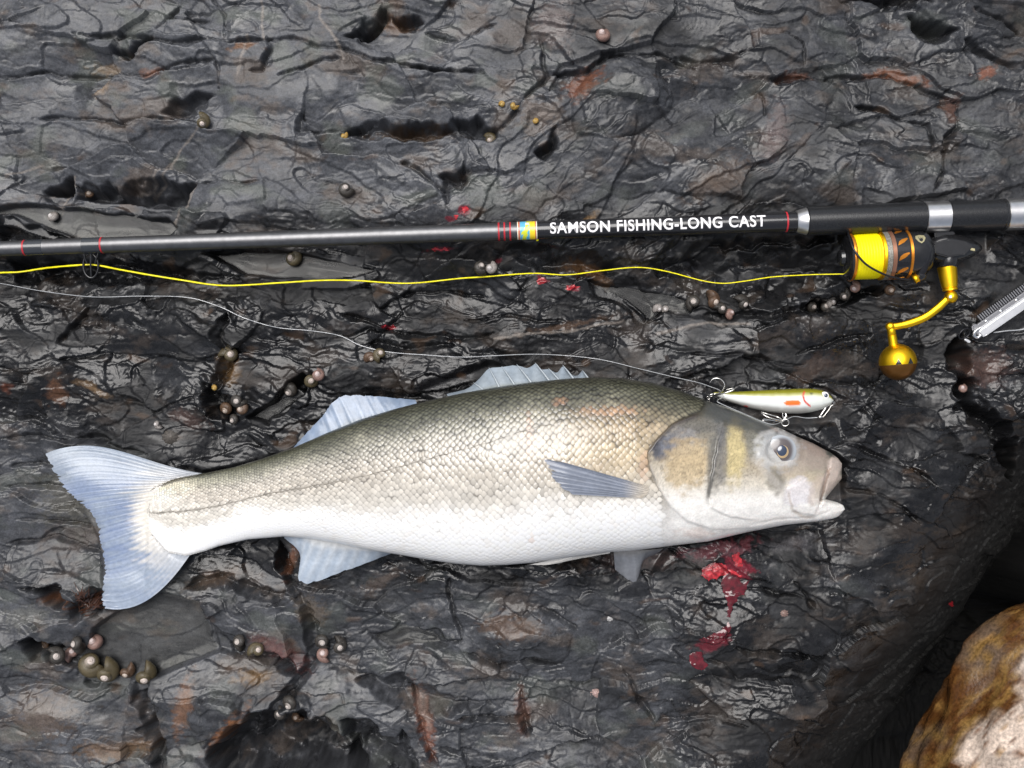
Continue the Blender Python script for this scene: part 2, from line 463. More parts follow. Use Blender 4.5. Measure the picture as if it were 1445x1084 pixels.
CRACKS = [
 ([(111,55),(166,60),(214,62),(277,66),(311,60),(332,66),(377,62),(415,62),(457,71),(500,80),(556,93),(618,104),(688,107)], 6, 3.6),
 ([(14,112),(66,102),(125,107),(208,107),(256,93),(311,90),(313,107),(308,131)], 5, 3.2),
 ([(52,170),(121,166),(173,173),(242,171),(287,178)], 4, 2.6),
 ([(379,55),(384,73),(374,104),(356,106)], 5, 2.8),
 ([(398,109),(429,104),(460,92),(484,90)], 5, 3.2),
 ([(256,14),(239,31),(263,35),(298,31)], 5, 3.0),
 ([(301,0),(322,28),(322,55)], 4, 2.0),
 ([(433,163),(426,187),(500,189)], 5, 3.5),
 ([(284,258),(374,256)], 3, 2.2), ([(374,256),(378,285)], 3, 2.0),
 ([(577,97),(618,104),(688,111)], 7, 4.0),
 ([(563,227),(591,246),(629,273),(632,294)], 6, 3.5),
 ([(774,107),(829,104),(854,87),(930,83),(980,100)], 8, 5.0),
 ([(945,83),(986,90),(1042,83)], 8, 6.0),
 ([(1052,107),(1097,114),(1139,114),(1194,107),(1239,111),(1277,121),(1319,138),(1353,152)], 7, 4.5),
 ([(1367,16),(1402,29),(1445,47)], 6, 4.0),
 ([(1353,59),(1395,83),(1445,100)], 8, 6.0),
 ([(1350,152),(1350,180),(1329,201),(1326,235),(1312,273)], 7, 4.0),
 ([(1201,150),(1232,157),(1267,170),(1301,183),(1310,221)], 6, 3.5),
 ([(1066,131),(1076,142),(1075,166)], 4, 2.2),
 ([(0,112),(66,102)], 4, 2.5), ([(1100,50),(1130,65),(1136,95)], 4, 2.0),
 ([(600,50),(650,60),(700,40)], 4, 2.6), ([(760,60),(770,110),(740,150)], 4, 2.5), ([(740,150),(700,190)], 4, 2.5),
 ([(322,440),(311,475),(329,502),(304,537),(287,558),(311,585)], 9, 7.0),
 ([(128,433),(97,461),(76,485)], 6, 4.0),
 ([(0,616),(69,620),(138,623),(208,644)], 6, 4.5),
 ([(0,690),(60,684),(110,700)], 4, 2.5), ([(20,735),(90,742),(140,745)], 4, 2.5), ([(0,770),(70,762),(140,782)], 4, 2.5), ([(10,660),(50,655),(66,662)], 4, 3),
 ([(21,903),(62,917),(111,950),(190,977),(208,1020),(221,1084),(226,1110)], 16, 13.0),
 ([(391,761),(405,823),(426,854),(436,875),(443,930),(422,965),(408,982),(374,1010)], 12, 9.0),
 ([(277,861),(301,910),(332,923),(381,930),(422,961)], 10, 7.0),
 ([(256,832),(311,820),(363,838),(419,848)], 10, 9.0),
 ([(636,813),(632,834),(643,868),(650,903)], 6, 3.2),
 ([(656,917),(705,937),(729,930),(791,934)], 8, 4.5),
 ([(522,905),(560,895),(625,906),(650,903)], 7, 5.0),
 ([(646,1013),(700,1016),(736,1013)], 7, 4.5), ([(736,975),(736,1013),(743,1041)], 7, 4.5),
 ([(881,944),(895,972),(926,1024)], 5, 3.2), ([(926,1024),(1000,1016),(1060,1030)], 4, 2.5),
 ([(580,965),(590,1003),(598,1048),(618,1084)], 6, 4.5),
 ([(757,855),(790,868),(815,890)], 5, 3.2), ([(940,775),(980,800),(1010,812)], 4, 2.6),
 ([(1035,912),(1060,920),(1100,926),(1150,934)], 7, 5.5), ([(1115,820),(1135,838),(1155,862)], 6, 4.0),
 ([(995,930),(1020,938),(1045,960)], 4, 2.5), ([(1050,830),(1110,835),(1140,850)], 4, 3.0),
 ([(480,440),(560,470),(640,480),(700,470)], 6, 5.0), ([(520,487),(580,492),(650,488)], 6, 6.0),
 ([(826,395),(870,425),(915,455)], 6, 5.0), ([(950,440),(1040,446),(1140,440),(1200,432)], 8, 6.5),
 ([(650,452),(720,448),(800,455)], 4, 2.6), ([(560,415),(620,410),(690,418)], 4, 2.6),
 ([(1362,470),(1356,520),(1365,556),(1385,582),(1412,602),(1450,645),(1480,690)], 26, 17.0),
 ([(1180,620),(1230,640),(1290,660),(1330,690)], 5, 3.0), ([(1190,690),(1240,700),(1300,740)], 4, 2.6),
 ([(1120,500),(1180,480),(1240,470)], 4, 3.0), ([(970,500),(1060,505),(1140,515)], 4, 3.0),
]
for pts, d, w in CRACKS:
    crack(pts, d, w)
HOLES = [
 ([(152,76),(214,62),(211,74),(166,83)], 8, 5), ([(227,165),(249,143),(308,133),(298,147),(263,168)], 8, 6),
 ([(62,268),(104,246),(100,275),(69,289)], 12, 8), ([(104,258),(159,263),(152,289),(104,286)], 11, 8),
 ([(150,268),(214,256),(277,254),(268,292),(250,308),(194,300),(150,292)], 16, 9),
 ([(480,187),(549,173),(625,178),(674,163),(698,187),(690,208),(674,201),(632,195),(591,207),(560,201),(480,197)], 11, 7),
 ([(487,60),(515,33),(546,17),(553,31),(515,61)], 8, 6), ([(556,30),(577,21),(601,31),(580,48)], 8, 6),
 ([(618,256),(660,235),(656,273),(629,270)], 9, 7), ([(750,217),(784,182),(788,215),(771,230)], 9, 7),
 ([(1274,21),(1350,43),(1333,54),(1315,67),(1291,50)], 12, 8), ([(1180,0),(1290,-6),(1310,6),(1250,14)], 9, 6),
 ([(0,303),(55,316),(108,337),(0,342)], 9, 7), ([(0,362),(230,372),(330,392),(200,400),(0,392)], 7, 14),
 ([(360,592),(398,551),(426,523),(440,540),(419,562),(374,598)], 15, 9), ([(283,540),(330,560),(330,600),(290,590)], 9, 8),
 ([(35,823),(80,827),(103,860),(76,858)], 11, 8), ([(90,850),(140,830),(142,862),(100,880)], 8, 8), ([(20,900),(95,915),(110,950),(40,930)], 14, 10),
 ([(349,1003),(415,1003),(457,1017),(500,1055),(510,1110),(300,1110),(287,1062),(332,1020)], 34, 14),
 ([(480,1020),(525,1020),(556,1048),(566,1030),(587,1069),(600,1110),(480,1110)], 22, 12),
 ([(522,903),(567,881),(618,892),(625,910),(549,919)], 8, 7), ([(500,960),(570,950),(640,980),(700,1000),(620,1010),(540,1000)], 7, 12),
 ([(950,345),(1050,335),(1190,345),(1195,400),(1100,425),(980,412),(900,380)], 7, 26),
 ([(1130,425),(1180,418),(1240,400),(1250,412),(1190,432),(1140,442)], 7, 6),
 ([(690,345),(800,350),(900,372),(870,392),(760,385)], 5, 14), ([(1000,340),(1180,330),(1180,345),(1000,352)], 6, 8),
]
for pts, d, e in HOLES:
    hole(pts, d, e)
# rounded lumps with an upstanding rim
for pts, hh in (([(263,1013),(277,986),(311,979),(339,986),(342,1006),(311,1048),(284,1062),(270,1045)], 9),
                ([(653,896),(695,872),(764,858),(812,903),(791,930),(705,930)], 6), ([(800,150),(850,90),(925,95),(950,150),(900,195),(815,200)], 7),
                ([(1035,95),(1190,112),(1170,150),(1060,135)], 3)):
    w = window(pts, 40)
    s_ = poly_sd(XW[w], YW[w], pts)
    H[w] += hh * np.sqrt(np.clip(s_ / 26, 0, 1))

# the flank that drops away to the dark gap at the right
EDGE = [(1545, 560), (1470, 650), (1425, 715), (1375, 800), (1315, 890), (1235, 1000), (1165, 1100), (1100, 1220), (1010, 1450)]
d, side, _ = seg_dist(FX, FY, EDGE)
out = np.where(side < 0, d, -d)          # positive beyond the edge
inside_right = smoothstep(540, 640, Y)
drop = np.where(out > -150, ((out + 150) / 150).clip(0, None) ** 2, 0)
H -= np.clip(drop * 38, 0, 320) * inside_right * smoothstep(2300, 1900, X)
light_block = smoothstep(1590, 1650, X + 10 * perlin(X / 60, Y / 60, 26)) * smoothstep(560, 640, Y) * smoothstep(960, 900, Y)  # unseen rise added beyond the frame to keep light out of the gap
H = H * (1 - light_block) + (25 + 6 * perlin(X / 70, Y / 50, 28) + Hl) * light_block
_deep = smoothstep(-20, 60, out) * inside_right
H += _deep * (2.0 * perlin(X / 9, Y / 9, 61) + 0.8 * perlin(X / 4.5, Y / 4.5, 62))
H -= 6 * smoothstep(1375, 1400, X) * smoothstep(480, 500, Y) * smoothstep(640, 600, Y)

# settle the sheet where things lie on it
def cap(pts, zmax, feather=10, fill=None):
    w = window(pts, feather + 40)
    m = smoothstep(-feather, 2, poly_sd(X[w], Y[w], pts))
    t = np.minimum(H[w], zmax - 0.25 * np.abs(perlin(X[w] / 14, Y[w] / 9, 22)))
    if fill is not None:
        t = np.maximum(t, fill)
    H[w] = H[w] * (1 - m) + t * m

TOP = [(207,705),(212,692),(225,684),(250,676),(290,668),(330,660),(370,648),(415,632),(460,612),(510,592),(560,577),(600,567),(650,556),(700,547),(750,540),(800,535),(840,533),(880,535),(920,541),(960,552),(980,560),(1014,571),(1055,585),(1096,602),(1127,617),(1148,626),(1174,640),(1184,648),(1188,655)]
BOT = [(207,735),(212,752),(235,778),(262,784),(290,777),(310,770),(350,761),(400,757),(440,760),(480,767),(520,776),(560,782),(600,789),(640,795),(680,798),(715,797),(750,794),(800,787),(860,779),(900,776),(950,770),(1000,764),(1055,751),(1107,741),(1153,736),(1180,732),(1189,729),(1193,726)]
FISHPOLY = TOP + BOT[::-1]
TAILPOLY = [(62,637),(130,629),(210,650),(282,666),(262,790),(210,845),(179,860),(147,860),(139,760),(107,703)]
cap([(CX + (x - CX) * 0.99, CY + (y - CY) * 0.96 + 4) for x, y in FISHPOLY], 1.0, 6, -3.0)
cap(TAILPOLY, 2.0, 8, -2.0)
cap([(398,757),(425,828),(550,785)], 2.5, 10, -6); cap([(855,778),(872,812),(905,826),(935,778)], 3, 8, -4)
cap([(410,640),(473,560),(580,556),(690,516),(830,520),(830,560),(420,660)], 3.0, 12)
# bed of the rod, the reel, the lure and the steel tool
def rod_z(x):    # rod axis height in millimetres
    return 13.5 + x / 1445 * 9.0
def rod_y(x):
    return 351 - x * 49.0 / 1445
ry = np.abs(Y - rod_y(X))
rr_ = np.interp(X, [0, 1100, 1135, 1460], [11, 14, 22, 22])
lim = rod_z(X) - rr_ * 0.5 + 0.2
H = np.where(ry < rr_ + 3, np.minimum(H, lim), H)
H = np.where((ry >= rr_ + 3) & (ry < rr_ + 22), np.minimum(H, lim + (ry - rr_ - 3) * 0.5), H)
cap([(1180,322),(1390,322),(1392,372),(1352,380),(1352,425),(1310,432),(1180,402)], 1.5, 12)
cap([(1240,452),(1340,415),(1350,430),(1296,470),(1296,538),(1240,538)], 1.5, 14)
cap([(995,530),(1180,545),(1180,595),(1060,600),(1000,572)], 1.0, 8)
cap([(1355,478),(1380,440),(1470,370),(1600,270),(1640,300),(1470,450),(1390,490)], -0.5, 14)

# ---- standing water: (outline, level in mm)
PUDDLES = [
 ([(-40,296),(40,290),(86,291),(138,300),(194,304),(242,311),(254,324),(240,333),(170,338),(111,337),(62,319),(20,305),(-40,300)], 'flat grey rainwater puddle lying above the rod at its thin end'),
 ([(290,358),(320,372),(346,387),(400,391),(450,392),(490,389),(518,383),(530,379),(505,374),(455,364),(401,352),(340,352)], 'small flat puddle between the rod and the yellow line'),
 ([(822,394),(861,401),(919,411),(965,420),(990,430),(975,440),(940,441),(920,452),(888,424)], 'narrow wedge of water in the crack beside a row of snails'),
 ([(128,889),(166,863),(225,836),(280,850),(306,924),(250,946),(208,960),(187,969),(149,960),(112,950),(85,934),(120,915)], 'shallow water film on the slab below the tail fin'),
 ([(525,902),(567,884),(612,893),(622,908),(552,917)], 'thin dark puddle on the rock under the belly'),
 ([(345,590),(378,570),(400,560),(415,562),(372,596)], 'dark water in the pit beside the snail cluster'),
]
water_specs = []
for pts, label in PUDDLES:
    w = window(pts, 34)
    s_ = poly_sd(X[w] + wx[w] * 0.35, Y[w] + wy[w] * 0.35, pts)
    inn = s_ > 4
    Hw = H[w]
    lev = float(np.percentile(Hw[(s_ < 0) & (s_ > -9)], 22))
    bed = lev - 0.5 - 1.8 * smoothstep(0, 18, s_) + 0.35 * (Hw - np.median(Hw[s_ > 0])).clip(-4, 3)
    m = smoothstep(-1.5, 3.0, s_)
    ring = (s_ <= 1) & (s_ > -15)
    Hr = np.where(ring, np.maximum(Hw, lev + 0.12 + 0.02 * np.clip(-s_, 0, 11)), Hw)
    H[w] = Hr * (1 - m) + np.minimum(bed, lev - 0.3) * m
    water_specs.append((pts, lev, label))

# ---- colour of the stone itself, its gloss, and the gap's painted shade
n1 = fbm(X / 150, Y / 110, 4, 100); n2 = fbm(X / 40, Y / 26, 4, 110); n3 = fbm(X / 14, Y / 9, 3, 120); n4 = perlin(X / 5, Y / 4.2, 130)
grey = 0.95 * smoothstep(350, 250, Y) * smoothstep(1100, 300, X - 0.5 * Y + 150) + 0.45 * smoothstep(350, 250, Y)
grey = np.maximum(grey, 0.75 * smoothstep(330, 60, X) * smoothstep(560, 660, Y))
grey = np.maximum(grey, 0.65 * smoothstep(780, 860, Y) * smoothstep(1020, 900, X))
grey = np.maximum(grey, 0.10 * smoothstep(1000, 1100, X) * smoothstep(1300, 1150, X) * smoothstep(620, 700, Y))
grey = np.clip(grey + 0.25 * n1 + 0.16 * n2 - 0.05, 0, 1)
dark_c = np.array([0.0095, 0.0096, 0.0105]); grey_c = np.array([0.058, 0.0605, 0.0675])
COL = dark_c + (grey_c - dark_c) * grey[..., None]
COL = COL * (1 + 0.30 * n2 + 0.28 * n3 + 0.24 * n4)[..., None].clip(0.35, 2.2)
def stain(mask, c, k=1.0):
    global COL
    m = np.clip(mask * k, 0, 1)[..., None]
    COL = COL * (1 - m) + np.array(c) * m
brown = smoothstep(0.15, 0.8, fbm(X / 90, Y / 60, 3, 140) + 0.35 * n3)
stain(brown * (0.4 + 0.6 * grey), (0.088, 0.066, 0.050), 0.6)
stain(smoothstep(0.2, 0.7, fbm(X / 70, Y / 50, 3, 170)) * grey, (0.085, 0.092, 0.080), 0.6)
stain(smoothstep(0.55, 1.0, fbm(XW / 34, YW / 20, 3, 150) + 0.2 * n4), (0.16, 0.155, 0.15), 0.45 * (0.3 + 0.7))
stain(smoothstep(0.62, 0.95, fbm(XW / 60, YW / 36, 3, 160)), (0.095, 0.056, 0.032), 0.35)
# named stains: rust, ochre, purple and pale veins
RUST = [(822,125,34,22,-40,(0.17,0.055,0.02)),(560,38,30,14,0,(0.10,0.05,0.02)),(1265,112,48,8,12,(0.17,0.055,0.018)),(1385,103,18,12,-25,(0.20,0.06,0.025)),
 (1120,110,26,9,0,(0.11,0.04,0.02)),(1340,160,14,20,0,(0.09,0.04,0.025)),(350,75,22,6,-10,(0.22,0.10,0.035)),(150,97,26,9,0,(0.17,0.11,0.055)),(145,132,18,12,0,(0.20,0.13,0.07)),
 (215,102,14,8,0,(0.18,0.07,0.03)),(580,187,70,10,0,(0.08,0.045,0.02)),(780,40,30,40,0,(0.13,0.10,0.09)),(760,168,34,26,-30,(0.14,0.11,0.09)),
 (6,548,10,12,0,(0.13,0.04,0.02)),(80,550,14,22,0,(0.13,0.06,0.03)),(130,548,24,6,20,(0.16,0.10,0.05)),(265,590,30,12,15,(0.07,0.042,0.034)),(322,525,16,22,0,(0.11,0.06,0.02)),
 (75,848,22,10,25,(0.17,0.06,0.015)),(300,820,50,10,-15,(0.10,0.07,0.05)),(410,790,10,40,12,(0.13,0.055,0.03)),(395,925,50,18,35,(0.10,0.035,0.03)),(258,1000,12,48,10,(0.18,0.085,0.04)),
 (322,1030,12,46,38,(0.24,0.09,0.025)),(355,960,34,14,0,(0.15,0.085,0.03)),(600,1020,12,60,-12,(0.19,0.06,0.025)),(597,1000,8,40,-12,(0.20,0.17,0.15)),(735,1000,10,44,0,(0.10,0.045,0.03)),(720,880,50,18,5,(0.12,0.075,0.05)),
 (440,860,30,18,20,(0.11,0.085,0.06)),(60,1010,60,40,0,(0.10,0.07,0.05)),(160,1060,60,16,0,(0.14,0.08,0.04)),(1150,520,40,20,-30,(0.055,0.035,0.025)),(1400,520,40,30,0,(0.09,0.05,0.04)),
 (800,460,80,6,-12,(0.09,0.055,0.035)),(1010,260,60,20,-30,(0.09,0.065,0.05)),(1090,190,16,50,10,(0.11,0.08,0.075)),(830,310,14,8,-30,(0.20,0.12,0.05)),(900,790,60,20,0,(0.085,0.06,0.055)),(1010,775,60,14,-12,(0.13,0.085,0.09)),
 (1120,770,50,14,-8,(0.10,0.095,0.10)),(560,600,60,14,0,(0.06,0.05,0.04)),(540,820,40,14,-30,(0.10,0.075,0.06)),(100,700,60,60,0,(0.10,0.095,0.08)),(40,870,40,20,0,(0.15,0.15,0.14)),(830,385,40,12,20,(0.10,0.05,0.02))]
for cx, cy, rx, ry_, a, c in RUST:
    w = window([(cx - rx - ry_, cy - rx - ry_), (cx + rx + ry_, cy + rx + ry_)], 24)
    u, v = rot(X[w] + wx[w] * 0.9 - cx, Y[w] + wy[w] * 0.9 - cy, a)
    dd = np.sqrt((u / rx) ** 2 + (v / ry_) ** 2) + 0.45 * n3[w] + 0.25 * n4[w]
    m = (smoothstep(1.15, 0.35, dd) * 0.58)[..., None]
    COL[w] = COL[w] * (1 - m) + np.array(c) * m * (1 + 0.35 * n3[w][..., None])
for pts in ([(355,55),(350,85),(340,110)], [(370,10),(376,60)], [(452,10),(455,30),(470,50),(488,90)], [(240,230),(222,240),(205,265),(183,270)], [(285,185),(255,215),(225,252),(200,274)],
            [(276,260),(262,300),(248,325)], [(10,250),(60,232)], [(86,300),(104,250)], [(930,470),(1000,455),(1060,458)], [(700,478),(800,468),(880,452)]):
    w = window(pts, 14)
    d, _, _ = seg_dist(X[w] + wx[w] * 0.4, Y[w] + wy[w] * 0.4, pts)
    m = (smoothstep(2.6, 0.4, d + 1.2 * n3[w]) * 0.55)[..., None]
    COL[w] = COL[w] * (1 - m) + np.array([0.22, 0.19, 0.165]) * m
# spilled blood soaked into the stone
for cx, cy, rx, ry_, a, k in ((1040, 800, 22, 18, 30, .8), (1005, 905, 24, 12, -20, .6), (1015, 772, 60, 12, -10, .35), (655, 300, 7, 9, 40, .8), (640, 312, 8, 3, 0, .7), (765, 398, 9, 5, 0, .8), (806, 405, 10, 3, 8, .9), (549, 462, 10, 2.5, 3, .8), (620, 352, 20, 3, -4, .7), (705, 366, 5, 3, 0, .6), (760, 392, 5, 3, 0, .7)):
    w = window([(cx - rx, cy - rx), (cx + rx, cy + rx)], 20)
    u, v = rot(X[w] + wx[w] * 0.5 - cx, Y[w] + wy[w] * 0.5 - cy, a)
    dd = np.sqrt((u / rx) ** 2 + (v / ry_) ** 2) + 0.5 * n3[w] + 0.3 * n4[w]
    m = (smoothstep(1.1, 0.6, dd) * k)[..., None]
    COL[w] = COL[w] * (1 - m) + np.array([0.14, 0.012, 0.022]) * m
_gap_shade = (smoothstep(-70, 40, out + 25 * n1 + 10 * n2) * inside_right)[..., None]  # darkness of the gap painted into the rock colour
COL = COL * (1 - _gap_shade) + np.array([0.0065, 0.0063, 0.006]) * (1 + 0.3 * n3[..., None]) * _gap_shade
COL = np.clip(COL, 0.004, 0.6)
ROUGH = np.clip(0.31 - 0.12 * n1 + 0.09 * n2 + 0.08 * grey + 0.08 * n3, 0.17, 0.55)
ROUGH = ROUGH * (1 - 0.25 * smoothstep(380, 470, Y) * (1 - grey))
dull = smoothstep(0.02, 0.42, fbm(XW / 105, YW / 58, 3, 180)) * (1 - 0.55 * grey)      # patches that have dried to a dull black film
ROUGH = ROUGH * (1 - dull) + 0.62 * dull
gap_shade = smoothstep(-70, 40, out + 25 * n1 + 10 * n2) * inside_right          # flank with painted gap shade is dulled too, so no glints lift it
ROUGH = ROUGH * (1 - gap_shade) + 0.78 * gap_shade

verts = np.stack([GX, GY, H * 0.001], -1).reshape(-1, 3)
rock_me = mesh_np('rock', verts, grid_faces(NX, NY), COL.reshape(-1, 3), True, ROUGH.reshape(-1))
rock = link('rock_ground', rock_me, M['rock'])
tag(rock, 'dark wet cracked slate rock under everything', None, kind='structure')

def ground(x, y):
    """height of the rock in metres at world x, y"""
    i = int(np.clip(np.searchsorted(gx, x) - 1, 0, NX - 2)); j = int(np.clip(np.searchsorted(gy, y) - 1, 0, NY - 2))
    a = (x - gx[i]) / (gx[i + 1] - gx[i]); b = (y - gy[j]) / (gy[j + 1] - gy[j])
    return 0.001 * float((H[i, j] * (1 - a) + H[i + 1, j] * a) * (1 - b) + (H[i, j + 1] * (1 - a) + H[i + 1, j + 1] * a) * b)
def groundp(px, py):
    z = 0.0
    for _ in range(3):
        p = P(px, py, z); z = ground(p.x, p.y) * 1000
    return z

def sheet(name, pts, height_fn, mat, grow=0.0, step=1.2):
    """a thin conforming sheet inside an outline (pixels); height_fn(px, py, sd) -> mm"""
    p = np.asarray(pts, float)
    xs = np.arange(p[:, 0].min() - grow - 2, p[:, 0].max() + grow + 2, step); ys = np.arange(p[:, 1].min() - grow - 2, p[:, 1].max() + grow + 2, step)
    A, B = np.meshgrid(xs, ys, indexing='ij')
    sdv = poly_sd(A + 2.6 * perlin(A / 7, B / 7, 50), B + 2.6 * perlin(A / 7, B / 7, 51), pts) + grow
    Z = height_fn(A, B, sdv)
    V = Parr(A, B, Z).reshape(-1, 3)
    keep = (sdv > 0)
    F = grid_faces(len(xs), len(ys))
    ok = keep.reshape(-1)[F].all(1)
    F = F[ok][:, ::-1]
    idx = np.unique(F); remap = -np.ones(len(V), int); remap[idx] = np.arange(len(idx))
    me = mesh_np(name, V[idx], remap[F])
    return link(name, me, mat)

for k, (pts, lev, label) in enumerate(water_specs):
    w = sheet('puddle', pts, lambda A, B, s, lev=lev: np.full(A.shape, lev), M['water'], grow=4, step=1.6)
    tag(w, label, None, kind='structure')

# ------------------------------------------------------------------ generic solids
def lathe(name, profile, p0, p1, mat, parent=None, seg=40, squash=None, cols=None):
    """profile of (distance along axis, radius) in mm from p0 towards p1"""
    p0 = Vector(p0); ax = (Vector(p1) - p0).normalized()
    up = Vector((0, 0, 1)) if abs(ax.z) < 0.9 else Vector((0, 1, 0))
    e1 = ax.cross(up).normalized(); e2 = e1.cross(ax).normalized()
    pr = np.asarray(profile, float)
    th = np.linspace(0, 2 * np.pi, seg, endpoint=False)
    V = []
    for s, r in pr:
        for t in th:
            V.append(p0 + ax * (s * 0.001) + (e1 * math.cos(t) + e2 * math.sin(t) * (squash or 1)) * (max(r, 0.0) * 0.001))
    n = len(pr)
    me = mesh_np(name, np.array([tuple(v) for v in V]), grid_faces(n, seg, True), cols)
    bm = bmesh.new(); bm.from_mesh(me)
    bm.verts.ensure_lookup_table()
    for k in (0, n - 1):
        if pr[k, 1] > 0.02:
            try: bm.faces.new([bm.verts[k * seg + q] for q in range(seg)])
            except ValueError: pass
    bmesh.ops.remove_doubles(bm, verts=bm.verts, dist=1e-6)
    bmesh.ops.recalc_face_normals(bm, faces=bm.faces)
    bm.to_mesh(me); bm.free()
    for f in me.polygons: f.use_smooth = len(f.vertices) <= 4
    me.set_sharp_from_angle(angle=R(40))
    return link(name, me, mat, parent)

def tube(name, pts, radius, mat, parent=None, seg=8, flat=1.0, caps=True):
    """pts: world Vectors; radius in mm (number or list)"""
    pts = [Vector(p) for p in pts]; n = len(pts)
    rad = radius if hasattr(radius, '__len__') else [radius] * n
    V = []; prev = None
    for i, p in enumerate(pts):
        t = (pts[min(i + 1, n - 1)] - pts[max(i - 1, 0)]).normalized()
        if prev is None:
            ref = Vector((0, 0, 1)) if abs(t.z) < 0.95 else Vector((0, 1, 0))
            e1 = t.cross(ref).normalized()
        else:
            e1 = (prev - t * prev.dot(t)).normalized()
        prev = e1; e2 = t.cross(e1).normalized()
        for k in range(seg):
            a = 2 * math.pi * k / seg
            V.append(tuple(p + (e1 * math.cos(a) + e2 * math.sin(a) * flat) * rad[i] * 0.001))
    me = mesh_np(name, V, grid_faces(n, seg, True)[:, ::-1])
    if caps:
        bm = bmesh.new(); bm.from_mesh(me); bm.verts.ensure_lookup_table()
        bm.faces.new([bm.verts[q] for q in range(seg)]); bm.faces.new([bm.verts[(n - 1) * seg + q] for q in range(seg)][::-1])
        bmesh.ops.recalc_face_normals(bm, faces=bm.faces)
        bm.to_mesh(me); bm.free()
    for f in me.polygons: f.use_smooth = True
    me.set_sharp_from_angle(angle=R(60))
    return link(name, me, mat, parent)

def pxpath(pts, n):
    """(px, py, zmm) control points -> smooth world path"""
    return [P(*q) for q in spline(pts, n)]

def torus(name, c, e1, e2, r1, r2, rad, mat, parent=None, n=28, seg=8):
    c = Vector(c); e1 = Vector(e1).normalized(); e2 = Vector(e2).normalized(); nn = e1.cross(e2).normalized()
    V = []
    for i in range(n):
        a = 2 * math.pi * i / n
        d = e1 * math.cos(a) * r1 + e2 * math.sin(a) * r2
        o = d.normalized()
        for k in range(seg):
            b = 2 * math.pi * k / seg
            V.append(tuple(c + (d + (o * math.cos(b) + nn * math.sin(b)) * rad) * 0.001))
    F = []
    for i in range(n):
        for k in range(seg):
            F.append((i * seg + k, ((i + 1) % n) * seg + k, ((i + 1) % n) * seg + (k + 1) % seg, i * seg + (k + 1) % seg))
    me = mesh_np(name, V, F)
    bm = bmesh.new(); bm.from_mesh(me); bmesh.ops.recalc_face_normals(bm, faces=bm.faces); bm.to_mesh(me); bm.free()
    return link(name, me, mat, parent)

def prism(name, pts, z0, z1, mat, parent=None, bevel=0.0):
    """outline in pixels at height, extruded between two heights (mm)"""
    bm = bmesh.new()
    a = [bm.verts.new(P(x, y, z1)) for x, y in pts]; b = [bm.verts.new(P(x, y, z1) + Vector((0, 0, (z0 - z1) * 0.001))) for x, y in pts]
    bm.faces.new(a); bm.faces.new(b[::-1])
    n = len(pts)
    for i in range(n):
        bm.faces.new([a[i], b[i], b[(i + 1) % n], a[(i + 1) % n]])
    bmesh.ops.recalc_face_normals(bm, faces=bm.faces)
    if bevel:
        bmesh.ops.bevel(bm, geom=[e for e in bm.edges], offset=bevel * 0.001, segments=2, affect='EDGES')
    me = bpy.data.meshes.new(name); bm.to_mesh(me); bm.free()
    return link(name, me, mat, parent)

